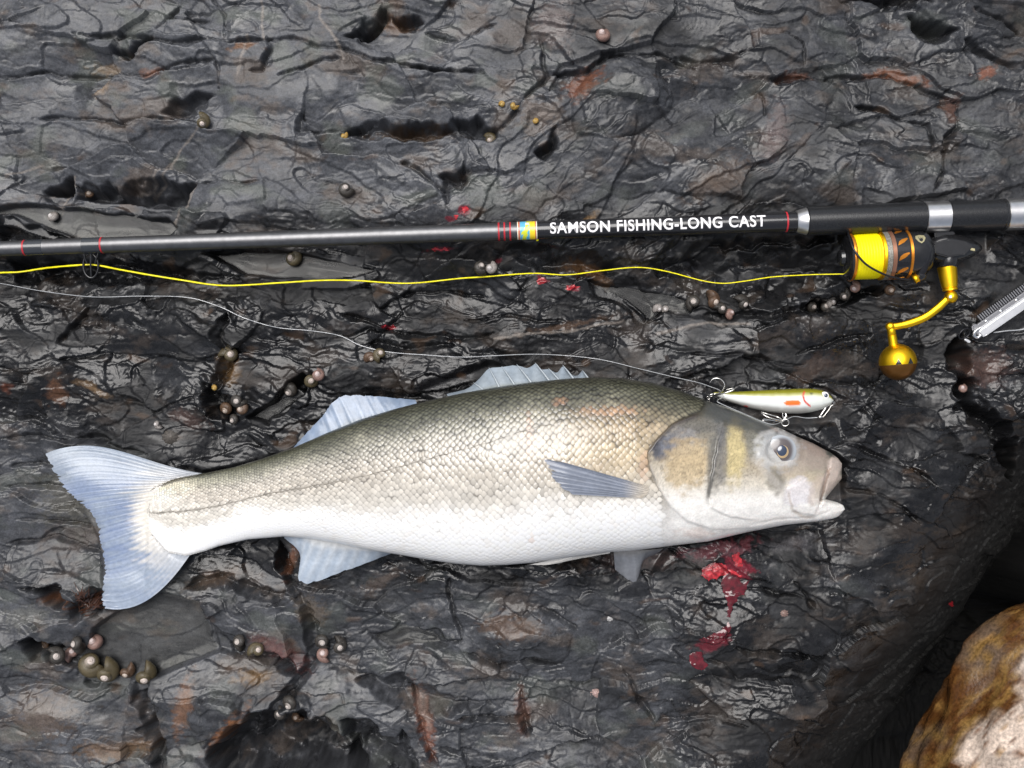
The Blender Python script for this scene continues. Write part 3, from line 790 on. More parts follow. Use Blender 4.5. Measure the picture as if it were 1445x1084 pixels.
# ------------------------------------------------------------------ the boulder at the lower right
def make_boulder():
    nu, nv = 170, 230
    th = np.linspace(0.02, np.pi - 0.02, nu)[:, None] + np.zeros((1, nv)); ph = np.linspace(0, 2 * np.pi, nv, endpoint=False)[None, :] + np.zeros((nu, 1))
    dx, dy, dz = np.sin(th) * np.cos(ph), np.sin(th) * np.sin(ph), np.cos(th)
    rx, ryy, rz = 0.235, 0.20, 0.115
    n = 0.10 * fbm(dx * 1.7 + 3, dy * 1.7 + dz * 1.3, 3, 210) + 0.010 * fbm(dx * 9, dy * 9 + dz * 7, 4, 220) + 0.006 * fbm(dx * 40, dy * 40 + dz * 30, 2, 225)
    k = 1 + n
    x, y, z = dx * rx * k, dy * ryy * k, dz * rz * k
    c, s = math.cos(R(38)), math.sin(R(38))
    x, y = x * c - y * s, x * s + y * c
    cc = P(1758, 1192, 0)
    x += cc.x; y += cc.y; z += -0.045
    kk = (CAM - z) / CAM
    px = x / (S * kk) + CX; py = CY - y / (S * kk)
    a = fbm(px / 60, py / 60, 4, 230); b = fbm(px / 16, py / 16, 3, 240); v1, v2, _, _, e = voronoi(px / 26 + 0.6 * a, py / 22 + 0.5 * b, 17)
    brown = np.array([0.085, 0.034, 0.008]); ochre = np.array([0.20, 0.115, 0.035]); white = np.array([0.62, 0.50, 0.41]); grey = np.array([0.15, 0.115, 0.085])
    col = brown * np.ones(px.shape + (1,))
    col = col * (1 - smoothstep(-0.2, 0.5, a)[..., None] * 0.6) + grey * smoothstep(-0.2, 0.5, a)[..., None] * 0.6
    inn = (px - 1445) * 0.83 + (py - 878) * 0.57        # distance in from the wet lower rim
    m = smoothstep(-45, 15, inn + 40 * a) * smoothstep(0.2, 0.6, b + 0.3); col = col * (1 - m[..., None]) + ochre * m[..., None]
    m = smoothstep(30, 52, inn + 32 * a + 10 * b); col = col * (1 - m[..., None]) + white * (0.85 + 0.25 * v1[..., None]) * m[..., None]
    m2 = m * smoothstep(0.11, 0.03, e + 0.05 * b) * 0.9; col = col * (1 - m2[..., None]) + np.array([0.13, 0.055, 0.02]) * m2[..., None]
    m3 = smoothstep(0.5, 0.8, fbm(px / 24, py / 20, 3, 250)) * 0.7; col = col * (1 - m3[..., None]) + np.array([0.36, 0.20, 0.06]) * m3[..., None]
    k2 = -0.0012 * m2 + 0.0008 * m * v1
    z = z + k2
    rough = 0.16 + 0.26 * m
    V = np.stack([x, y, z], -1).reshape(-1, 3)
    me = mesh_np('boulder', V, grid_faces(nu, nv, True), np.clip(col, 0.01, 0.85).reshape(-1, 3), True, rough.reshape(-1))
    o = link('boulder', me, M['boulder'])
    tag(o, 'rounded ochre brown boulder with a pale quartz top', 'boulder')
make_boulder()

# ------------------------------------------------------------------ the sea bass
tx_, ty_ = np.array(TOP, float).T; bx_, by_ = np.array(BOT, float).T
_dense = np.linspace(207, 1193, 1973)
def _smooth(a, k=9):
    ker = np.exp(-np.linspace(-2, 2, 2 * k + 1) ** 2); ker /= ker.sum()
    return np.convolve(np.pad(a, k, mode='reflect', reflect_type='odd'), ker, 'valid')
_topd = _smooth(np.interp(_dense, tx_, ty_)); _botd = _smooth(np.interp(_dense, bx_, by_))
def f_top(x): return np.interp(x, _dense, _topd)
def f_bot(x):
    xb = x + 5 * np.clip((x - 1100) / 88, 0, 1) ** 2
    return np.interp(xb, _dense, _botd)
def f_t(x):
    t = np.interp(x, [207, 225, 250, 290, 330, 400, 500, 600, 700, 800, 900, 1000, 1100, 1150, 1165, 1188],
                  [0.3, 1.5, 3.8, 7.4, 10.2, 14.5, 21.5, 28, 32.5, 34.5, 34, 30.5, 23.5, 17, 14.5, 10])
    return t * np.sqrt(np.clip(1 - ((x - 1158) / 30.02).clip(0, None) ** 2, 0, 1)) * np.sqrt(np.clip((x - 205.5) / 6, 0, 1))
def f_zc(x):
    tt = np.interp(x, [207, 250, 290, 330, 400, 500, 600, 700, 800, 900, 1000, 1100, 1150, 1188], [5.0, 7.0, 9.5, 11.8, 15.6, 22.4, 28.8, 33.3, 35.3, 34.8, 31.3, 24.3, 20, 18])
    return tt
def body_pt(x, th):
    """station x (px) and angle th (0 back, pi/2 up-facing flank, pi belly) -> px, py, zmm"""
    v = (1 - np.cos(th)) / 2
    yt, yb = f_top(x), f_bot(x)
    xb = x + 5 * np.clip((x - 1100) / 88, 0, 1) ** 2
    nb = np.interp(v, [0, 0.30, 0.60, 0.70, 0.76, 0.82, 0.90, 1.0], [0, 0.06, 0.78, 1.0, 0.40, 0.08, 0.0, 0.25])
    px = x * (1 - v) + xb * v - 27 * nb * np.clip((x - 1146) / 42, 0, 1) ** 1.3
    py = yt + (yb - yt) * v
    z = f_zc(x) + f_t(x) * np.sign(np.sin(th)) * np.abs(np.sin(th)) ** 0.92
    return px, py, z
def body_z(px, py):
    v = np.clip((py - f_top(px)) / (f_bot(px) - f_top(px)), 0, 1)
    return f_zc(px) + f_t(px) * (2 * np.sqrt(v * (1 - v))) ** 0.92

OPERC = [(982,584),(951,597),(927,620),(914,637),(916,656),(928,688),(946,717),(972,737),(1008,748),(1050,744),(1080,735),(1080,640),(1040,600),(1012,590)]
CHEEK = [(1014,597),(1007,650),(999,706),(1010,726),(1060,733),(1104,730),(1112,690),(1095,664),(1060,640),(1058,602)]
MAXIL = [(1110,686),(1135,672),(1164,660),(1170,668),(1160,705),(1150,729),(1135,727),(1118,720)]
PREMX = [(1172,640),(1190,650),(1191,662),(1167,712),(1156,718),(1163,690),(1169,662)]
REAR = [(995,581),(975,587),(951,597),(927,620),(914,637),(916,656),(928,688),(946,717),(972,737),(1008,748),(1050,746),(1085,741)]
def fish_relief(px, py):
    nx_ = px + 1.5 * perlin(px / 14, py / 14, 300); ny_ = py + 1.5 * perlin(px / 14, py / 14, 301)
    h = np.zeros(px.shape)
    def step(line, amp, soft, back):
        d, side, t = seg_dist(nx_, ny_, line)
        sg = d * side * back                       # positive on the plate
        return amp * smoothstep(-soft, soft, sg) * np.exp(-np.clip(sg, 0, None) / 30) * smoothstep(0, 0.06, t) * smoothstep(1.0, 0.85, t)
    h += step(REAR, 3.2, 1.1, -1) * np.interp(ny_, [640, 700, 740], [1.0, 0.6, 0.3])
    d, _, t = seg_dist(nx_, ny_, [(980,592),(945,608),(922,636),(926,662),(941,693),(963,720),(1000,737),(1050,738)]); h -= 0.2 * np.exp(-(d / 3) ** 2) * smoothstep(.8, .4, t)
    h += step([(1022,592),(1009,640),(1001,690),(1004,716),(1030,730),(1075,735)], 1.9, 1.3, -1)
    d, _, t = seg_dist(nx_, ny_, [(1014,605),(1007,650),(1000,704)]); h -= 0.7 * np.exp(-(d / 4) ** 2)
    s = poly_sd(nx_, ny_, MAXIL); h += 1.5 * smoothstep(-1.0, 3.0, s)
    d, _, _ = seg_dist(nx_, ny_, [(1168,664),(1161,690),(1157,712)]); h -= 1.6 * np.exp(-(d / 1.8) ** 2)
    s = poly_sd(nx_, ny_, PREMX); h += 1.0 * smoothstep(-0.5, 4.0, s)
    d, _, _ = seg_dist(nx_, ny_, [(1112,688),(1140,674),(1170,660)]); h -= 0.8 * np.exp(-(d / 2.0) ** 2)
    d, _, _ = seg_dist(nx_, ny_, [(1060,740),(1110,732),(1150,731),(1170,722)]); h -= 0.8 * np.exp(-(d / 2.2) ** 2)
    for off in (0, 8, 15):       # folds of the branchiostegal membrane
        d, _, _ = seg_dist(nx_, ny_, [(918, 668 + off), (934, 702 + off), (962, 733 + off * .7), (1005, 752 + off * .3)]); h -= 0.5 * np.exp(-(d / 2.4) ** 2)
    r = np.hypot((px - 1100) / 1.08, py - 636); h += 1.8 * smoothstep(34, 22, r) - 2.6 * smoothstep(20, 14, r)
    d = np.hypot(px - 1141, py - 629); h -= 1.0 * np.exp(-(d / 2.5) ** 2)
    d = np.hypot(px - 1132, py - 626); h -= 0.7 * np.exp(-(d / 2.0) ** 2)
    d, _, _ = seg_dist(nx_, ny_, [(1000,573),(1050,590),(1095,608),(1130,622)]); h -= 0.5 * np.exp(-((d - 6) / 4) ** 2)
    return h

def lerp_cols(v, stops):
    xs = [s[0] for s in stops]
    return np.stack([np.interp(v, xs, [s[1][k] for s in stops]) for k in range(3)], -1)
def fish_col(px, py):
    v = np.clip((py - f_top(px)) / np.maximum(f_bot(px) - f_top(px), 1), 0, 1)
    nn = fbm(px / 60, py / 40, 3, 310); n2 = fbm(px / 12, py / 9, 3, 320)
    tail = smoothstep(480, 300, px)
    vv = v + 0.05 * nn + 0.08 * tail + 0.30 * smoothstep(310, 215, px) - 0.03
    vv = np.where(px < 330, np.minimum(vv, np.maximum(v, 0.60)), vv)
    flank = lerp_cols(vv, [(0, (0.040, 0.040, 0.031)), (0.09, (0.068, 0.066, 0.052)), (0.19, (0.17, 0.16, 0.13)), (0.30, (0.28, 0.255, 0.215)), (0.44, (0.37, 0.335, 0.285)), (0.60, (0.49, 0.46, 0.41)), (0.73, (0.74, 0.72, 0.69)), (1, (0.82, 0.805, 0.785))])
    gold = np.exp(-((px - 880) / 90) ** 2 - ((py - 635) / 46) ** 2)[..., None]
    flank = flank * (1 - 0.9 * gold) + flank * np.array([1.04, 0.90, 0.66]) * 0.9 * gold
    head = lerp_cols(v, [(0, (0.065, 0.066, 0.055)), (0.10, (0.085, 0.085, 0.075)), (0.22, (0.20, 0.185, 0.15)), (0.45, (0.41, 0.35, 0.26)), (0.60, (0.62, 0.57, 0.485)), (0.72, (0.80, 0.775, 0.73)), (1, (0.85, 0.83, 0.80))])
    def blot(c, cx, cy, rx, ry_, a, k, soft=0.6):
        nonlocal head
        u, w = rot(px - cx, py - cy, a)
        d = np.sqrt((u / rx) ** 2 + (w / ry_) ** 2) + 0.30 * n2 + 0.15 * nn
        m = (smoothstep(1 + soft * 0.5, 1 - soft * 0.5, d) * k)[..., None]
        head = head * (1 - m) + np.array(c) * m
    blot((0.075, 0.08, 0.10), 938, 630, 21, 18, -35, 0.95)
    blot((0.20, 0.21, 0.24), 958, 622, 30, 22, -30, 0.6)
    blot((0.14, 0.135, 0.12), 985, 597, 60, 10, 12, 0.8)
    blot((0.47, 0.355, 0.20), 970, 655, 32, 36, 0, 0.75)
    blot((0.17, 0.165, 0.15), 1009, 645, 10, 52, 6, 0.8, 1.0)
    blot((0.56, 0.46, 0.23), 1037, 638, 15, 42, 3, 0.85, 0.9)
    blot((0.22, 0.21, 0.17), 1064, 620, 12, 30, -6, 0.75)
    blot((0.075, 0.08, 0.082), 1045, 592, 75, 13, 19, 0.85, 0.9)
    blot((0.17, 0.155, 0.125), 1094, 677, 12, 20, -28, 0.85, 1.0)
    blot((0.33, 0.27, 0.225), 1140, 642, 38, 18, 28, 0.8)
    blot((0.28, 0.22, 0.19), 1150, 632, 20, 10, 30, 0.6)
    blot((0.45, 0.38, 0.31), 1120, 660, 20, 12, 0, 0.6)
    blot((0.66, 0.63, 0.66), 1128, 694, 20, 20, 0, 0.7)
    blot((0.50, 0.41, 0.34), 1153, 690, 9, 24, 20, 0.6)
    blot((0.60, 0.50, 0.44), 1174, 670, 11, 30, 22, 0.8)
    blot((0.55, 0.56, 0.57), 1097, 636, 30, 27, 0, 0.6)
    def stroke(c, pts, wd, k):
        nonlocal head
        d, _, t = seg_dist(px + 1.5 * n2, py + 1.5 * nn, pts)
        m = (smoothstep(wd * 1.5, wd * 0.4, d) * k * smoothstep(0, 0.1, t) * smoothstep(1, 0.85, t))[..., None]
        head = head * (1 - m) + np.array(c) * m
    stroke((0.075, 0.065, 0.065), [(990,583),(950,597),(926,621),(914,638),(915,650)], 4.5, 0.85)
    stroke((0.75, 0.73, 0.70), [(913,650),(922,684),(944,718),(972,738),(1010,748),(1050,746)], 4.0, 0.85)
    stroke((0.10, 0.095, 0.085), [(1024,594),(1012,635),(1004,675),(997,714)], 3.0, 0.9)
    stroke((0.13, 0.13, 0.135), [(1016,596),(1022,640),(1018,690)], 6.0, 0.6)
    stroke((0.40, 0.33, 0.27), [(1112,690),(1118,720),(1136,730),(1152,730)], 2.2, 0.5)
    stroke((0.24, 0.17, 0.13), [(1172,658),(1163,688),(1156,714)], 2.2, 0.85)
    stroke((0.66, 0.62, 0.58), [(1060,640),(1082,668),(1104,690),(1112,715)], 6.0, 0.28)
    stroke((0.62, 0.60, 0.58), [(1062,628),(1075,612),(1098,606),(1122,618)], 3.0, 0.35)
    c1, c2, _, _, ce = voronoi((px + 0.2 * py) / 6.0, py / 5.0, 21)      # small scales of the cheek and gill cover
    ck = smoothstep(1085, 1060, px) * smoothstep(0.72, 0.55, v) * smoothstep(0.06, 0.16, v)
    head = head * (1 + ck * (0.13 * c1 - 0.30 * smoothstep(0.16, 0.02, ce)))[..., None]
    m = smoothstep(-3, 3, poly_sd(px, py, OPERC))
    hm = np.maximum(m, smoothstep(985, 1003, px + 0.25 * (py - 580)))[..., None]
    c = flank * (1 - hm) + head * hm
    # raw pink patches behind the gill cover
    shoulder = (np.exp(-((px - 880) / 95) ** 2 - ((py - 592) / 22) ** 2) * 0.55)[..., None]
    c = c * (1 - shoulder) + c * np.array([1.05, 0.80, 0.50]) * shoulder
    for cx, cy, rx, ry_ in ((908, 660, 7, 26), (850, 655, 5, 4), (748, 615, 5, 30), (792, 568, 12, 8), (753, 760, 4, 10), (860, 582, 50, 9), (985, 752, 30, 8)):
        d = np.sqrt(((px - cx) / rx) ** 2 + ((py - cy) / ry_) ** 2) + 0.4 * n2
        k = (smoothstep(1.2, 0.4, d) * 0.22)[..., None]
        c = c * (1 - k) + np.array([0.50, 0.22, 0.12]) * k
    lw, _, _ = seg_dist(px, py, LATERAL)
    k = (smoothstep(2.4, 0.8, lw + 1.0 * n2) * 0.40 * smoothstep(985, 940, px))[..., None]
    c = c * (1 - k) + np.array([0.17, 0.15, 0.12]) * k
    return np.clip(c * (1 + 0.10 * n2[..., None]), 0.01, 0.9)
LATERAL = [(935,592),(880,588),(826,589),(791,596),(746,606),(688,625),(618,644),(549,663),(480,679),(380,697),(311,713),(264,721),(215,724)]

fish = empty('sea_bass', P(700, 690, 0.5))
tag(fish, 'whole silver sea bass with dark scaled back and pale blue tail', 'fish')
def make_body():
    us = np.concatenate([207 + np.linspace(0, 1, 24) ** 1.7 * 28, np.linspace(237, 900, 190), np.linspace(902, 1150, 190), 1150 + (1 - (1 - np.linspace(0.02, 1, 50)) ** 1.6) * 38])
    th = np.concatenate([np.linspace(0, np.pi, 150), np.linspace(np.pi, 2 * np.pi, 42)[1:-1]])
    U, T = np.meshgrid(us, th, indexing='ij')
    px, py, z = body_pt(U, T)
    up = np.clip(np.sin(T), 0, 1) ** 0.6
    rel = fish_relief(px, py) * up
    fade = np.clip(f_t(U) / 6, 0, 1)
    # shallow sunken and swollen places of the flank
    rel += 1.0 * up * fade * perlin(px / 130, py / 80, 330)
    z = z + rel * fade
    V = Parr(px, py, z).reshape(-1, 3)
    c = fish_col(px, py)
    # skin between the scales is darker than the scales
    sc = (smoothstep(205, 225, px) * (1 - smoothstep(-4, 6, poly_sd(px, py, OPERC))) * smoothstep(1000, 975, px + 0.25 * (py - 580)))[..., None]
    vv = np.clip((py - f_top(px)) / np.maximum(f_bot(px) - f_top(px), 1), 0, 1)
    k = np.interp(vv, [0, 0.3, 0.6, 0.8, 1], [0.32, 0.34, 0.50, 0.80, 1.0])[..., None]
    c = c * (1 - sc) + c * k * np.array([1.0, 0.95, 0.88]) ** (1 - k) * sc
    me = mesh_np('body', V, grid_faces(len(us), len(th), True)[:, ::-1], c.reshape(-1, 3))
    bm = bmesh.new(); bm.from_mesh(me); bmesh.ops.recalc_face_normals(bm, faces=bm.faces)
    bm.verts.ensure_lookup_table(); n = len(th)
    for k in (0,):
        try: bm.faces.new([bm.verts[k * n + q] for q in range(n)])
        except ValueError: pass
    bmesh.ops.recalc_face_normals(bm, faces=bm.faces)
    bm.to_mesh(me); bm.free()
    for f in me.polygons: f.use_smooth = True
    return link('body', me, M['fish'], fish)
make_body()

def make_scales():
    rows = 33
    xs = []; x = 214.0
    while x < 1000:
        hgt = float(f_bot(x) - f_top(x))
        xs.append(x); x += 2.7 + 2.3 * hgt / 265
    V = []; F = []; Cc = []; base = 0
    xs = np.array(xs)
    items = []
    for i, x in enumerate(xs):
        for k in range(-1, rows + 2):
            th = (k + 0.5 * (i % 2)) / rows * math.pi
            if th < -0.12 or th > math.pi + 0.10: continue
            items.append((x, th, i))
    it = np.array(items)
    xa = it[:, 0] + rng.normal(0, 0.35, len(it)); ta = it[:, 1] + rng.normal(0, 0.010, len(it))
    px, py, z = body_pt(xa, ta)
    ok = (poly_sd(px, py, OPERC) < -2) & (px + 0.25 * (py - 580) < 988) & ((px < 935) | (py < 620))
    # leave the spot under the pectoral fin root and the throat bare
    xa, ta, px, py = xa[ok], ta[ok], px[ok], py[ok]
    e = 0.5
    def world(x, t):
        a, b, c = body_pt(x, t)
        c = c + (1.0 * np.clip(np.sin(t), 0, 1) ** 0.6 * np.clip(f_t(x) / 6, 0, 1)) * perlin(a / 130, b / 80, 330) + 0 * a
        return Parr(a, b, c)
    p0 = world(xa, ta); dx = world(xa + e, ta) - world(xa - e, ta); dt = world(xa, ta + 0.01) - world(xa, ta - 0.01)
    sx = np.linalg.norm(dx, axis=1, keepdims=True); st = np.linalg.norm(dt, axis=1, keepdims=True)
    ex = dx / sx; et = dt / st
    nn = np.cross(et, ex); nn *= np.sign(np.sum(nn * (p0 - np.array(Parr(xa, f_top(xa) * .5 + f_bot(xa) * .5, f_zc(xa)))), 1, keepdims=True))
    nn /= np.linalg.norm(nn, axis=1, keepdims=True)
    pitch = np.interp(xa, xs[:-1], np.diff(xs))[:, None]
    a = pitch * 1.17 * sx / (2 * e)                                  # half length in metres
    b = (math.pi / rows) * 0.54 * st / 0.02
    size = 1 + rng.normal(0, 0.10, (len(xa), 1))
    a = a * size; b = np.maximum(b * size, 0.0016)
    ring = [(-1.0, 0.0, 1.0), (-0.80, 0.55, 0.9), (-0.22, 0.98, 0.62), (0.55, 0.75, 0.2), (1.0, 0.0, -0.35), (0.55, -0.75, 0.2), (-0.22, -0.98, 0.62), (-0.80, -0.55, 0.9)]
    lift = np.interp(f_t(xa), [1, 10, 34], [0.08, 0.16, 0.23])[:, None] * 0.001 * np.interp(np.clip((py - f_top(px)) / np.maximum(f_bot(px) - f_top(px), 1), 0, 1), [0, 0.55, 0.78, 1], [1, 1, 0.45, 0.3])[:, None]
    tilt = rng.normal(0, 0.10, (len(xa), 1))
    col = fish_col(px, py)
    v = np.clip((py - f_top(px)) / np.maximum(f_bot(px) - f_top(px), 1), 0, 1)
    onlat = 0.6 * smoothstep(3.5, 1.5, seg_dist(px, py, LATERAL)[0])[:, None]
    var = (1 + rng.normal(0, 1, (len(xa), 1)) * np.interp(v, [0, 0.6, 0.8], [0.15, 0.10, 0.02])[:, None])
    bright = np.interp(v, [0, 0.08, 0.2, 0.35, 0.6, 1], [1.7, 2.6, 2.1, 1.45, 1.2, 1.05])[:, None]
    edge = np.interp(v, [0, 0.2, 0.4, 0.6, 0.75, 1], [0.35, 0.36, 0.48, 0.62, 0.88, 1.0])[:, None]
    hue = np.stack([np.interp(v, [0, 0.25, 0.5], [1.0, 1, 1]), np.interp(v, [0, 0.25, 0.5], [1.02, 1, 1]), np.interp(v, [0, 0.25, 0.5], [0.86, 1, 1])], -1)
    cmid = np.clip(col * var * bright * hue * (1 - 0.35 * onlat), 0.01, 0.80)
    cedge = np.clip(col * var * edge * (1 - 0.35 * onlat), 0.008, 0.8)
    wmid = np.interp(v, [0, 0.2, 0.4], [0.30, 0.50, 0.88])[:, None]
    n = len(xa)
    layers = [p0 + nn * (lift * 1.25 + 0.0001) - ex * a * 0.12]
    cl = [cmid]
    inner = [(q[0] * 0.62 - 0.05, q[1] * 0.62, q[2]) for q in ring]
    for q in inner:
        layers.append(p0 + ex * a * q[0] + et * b * q[1] + nn * (lift * (0.55 + 0.65 * q[2]) + tilt * q[1] * 0.0002 + 0.00008)); cl.append(cmid * wmid + cedge * (1 - wmid))
    for q in ring:
        layers.append(p0 + ex * a * q[0] + et * b * q[1] + nn * (lift * q[2] * 0.75 + tilt * q[1] * 0.0002 - 0.00002)); cl.append(cedge)
    VV = np.stack(layers, 1).reshape(-1, 3); CV = np.stack(cl, 1).reshape(-1, 3)
    m = len(layers)
    tri = []
    for k in range(8):
        k2 = (k + 1) % 8
        tri += [(0, 1 + k, 1 + k2), (1 + k, 9 + k, 9 + k2), (1 + k, 9 + k2, 1 + k2)]
    tri = np.array(tri)
    FF = (np.arange(n)[:, None, None] * m + tri[None]).reshape(-1, 3)
    me = mesh_np('scales', VV, FF, CV)
    # make sure faces look outwards
    c0 = VV[FF[:, 0]]; nf = np.cross(VV[FF[:, 1]] - c0, VV[FF[:, 2]] - c0)
    if np.sum(nf * np.repeat(nn, len(tri), 0)) < 0: me.flip_normals()
    o = link('scales', me, M['scale'], fish)
    o['kind'] = 'stuff'
make_scales()

ll = spline([q_ for q_ in LATERAL[::-1]], 120)
lz = body_z(ll[:, 0], ll[:, 1])
tube('lateral_line', [P(a, b + 0.6 * math.sin(i * 1.3), c + 0.25 + (1.0 * float(np.clip(f_t(a) / 6, 0, 1)) * float(perlin(np.array([a / 130]), np.array([b / 80]), 330)[0]))) for i, ((a, b), c) in enumerate(zip(ll, lz))], [0.10 + 0.14 * abs(math.sin(i * 0.9)) for i in range(120)], M['lateral'], fish, 6)

def fin(name, base, tip, nray, zb, zt, thick=0.9, ridge=0.45, ragged=0.03, cols=None, sag=0.0, zfun=None, parent=None, ray_step=7, power=1.0):
    """fin membrane with raised rays; base and tip outlines in pixels run the same way"""
    ni, nj = nray * ray_step + 1, 26
    B = spline(base, ni); T = spline(tip, ni)
    u = np.linspace(0, 1, ni)
    per = np.interp(np.arange(ni), np.arange(0, ni, 2), rng.normal(0, 1, len(np.arange(0, ni, 2))))
    ray = np.abs(np.cos(np.pi * (np.arange(ni) / ray_step)))          # 1 on a ray
    w = np.linspace(0, 1, nj)
    px = B[:, None, 0] + (T[:, None, 0] - B[:, None, 0]) * w[None] * (1 - ragged * np.abs(per))[:, None]
    py = B[:, None, 1] + (T[:, None, 1] - B[:, None, 1]) * w[None] * (1 - ragged * np.abs(per))[:, None]
    if zfun is None:
        z = zb + (zt - zb) * w[None] ** power + sag * np.sin(np.pi * u)[:, None] * w[None] + 0.5 * perlin(px / 40, py / 40, 340)
    else:
        z = zfun(px, py) + zb + (zt - zb) * w[None]
    rg = ridge * (ray[:, None] ** 4) * (1 - 0.75 * w[None]) + 0.22 * ridge * np.abs(np.cos(np.pi * np.arange(ni) / 3.5))[:, None] * smoothstep(0.3, 0.7, w)[None]
    th = thick * (1 - 0.75 * w[None])
    zt_ = z + rg + th * 0.5; zb_ = z - th * 0.5
    m = 0.35 + 0.65 * ray[:, None] ** 2
    c_mem, c_ray, c_base = cols
    g = fbm(px / 26, py / 20, 3, 350)
    c = np.array(c_mem) + (np.array(c_ray) - np.array(c_mem)) * (m * (0.75 - 0.45 * w[None]))[..., None]
    c = c * (1 + 0.16 * g[..., None])
    kb = (smoothstep(0.30, 0.0, w)[None] * np.ones((ni, 1)))[..., None]
    c = c * (1 - kb) + np.array(c_base) * kb
    Vt = Parr(px, py, zt_).reshape(-1, 3); Vb = Parr(px, py, zt_).reshape(-1, 3) - np.array([0, 0, 1]) * ((zt_ - zb_) * 0.001).reshape(-1, 1)
    n = ni * nj
    F1 = grid_faces(ni, nj); F2 = F1[:, ::-1] + n
    rimi = [i * nj + nj - 1 for i in range(ni)]
    F3 = [(rimi[i], rimi[i] + n, rimi[i + 1] + n, rimi[i + 1]) for i in range(ni - 1)]
    F3 += [(j, j + 1, j + 1 + n, j + n) for j in range(nj - 1)] + [((ni - 1) * nj + j, (ni - 1) * nj + j + n, (ni - 1) * nj + j + 1 + n, (ni - 1) * nj + j + 1) for j in range(nj - 1)]
    me = mesh_np(name, np.vstack([Vt, Vb]), np.vstack([F1, F2, np.array(F3)]), np.clip(np.vstack([c.reshape(-1, 3)] * 2), 0.01, 0.85))
    bm = bmesh.new(); bm.from_mesh(me); bmesh.ops.recalc_face_normals(bm, faces=bm.faces); bm.to_mesh(me); bm.free()
    me.set_sharp_from_angle(angle=R(50))
    return link(name, me, M['fin'], parent or fish)

BLUE = ((0.27, 0.33, 0.45), (0.43, 0.48, 0.57), (0.52, 0.52, 0.48))
PALE = ((0.30, 0.36, 0.44), (0.52, 0.55, 0.58), (0.68, 0.67, 0.64))
GREY = ((0.20, 0.235, 0.28), (0.34, 0.37, 0.40), (0.12, 0.125, 0.10))
tail_base = [(285,668),(248,678),(226,692),(214,710),(212,726),(216,745),(226,762),(244,776),(268,783)]
tail_tip = [(62,638),(84,682),(108,706),(132,730),(141,765),(147,797),(145,822),(143,848),(148,861)]
def bow(a, b, k, sgn):
    return a
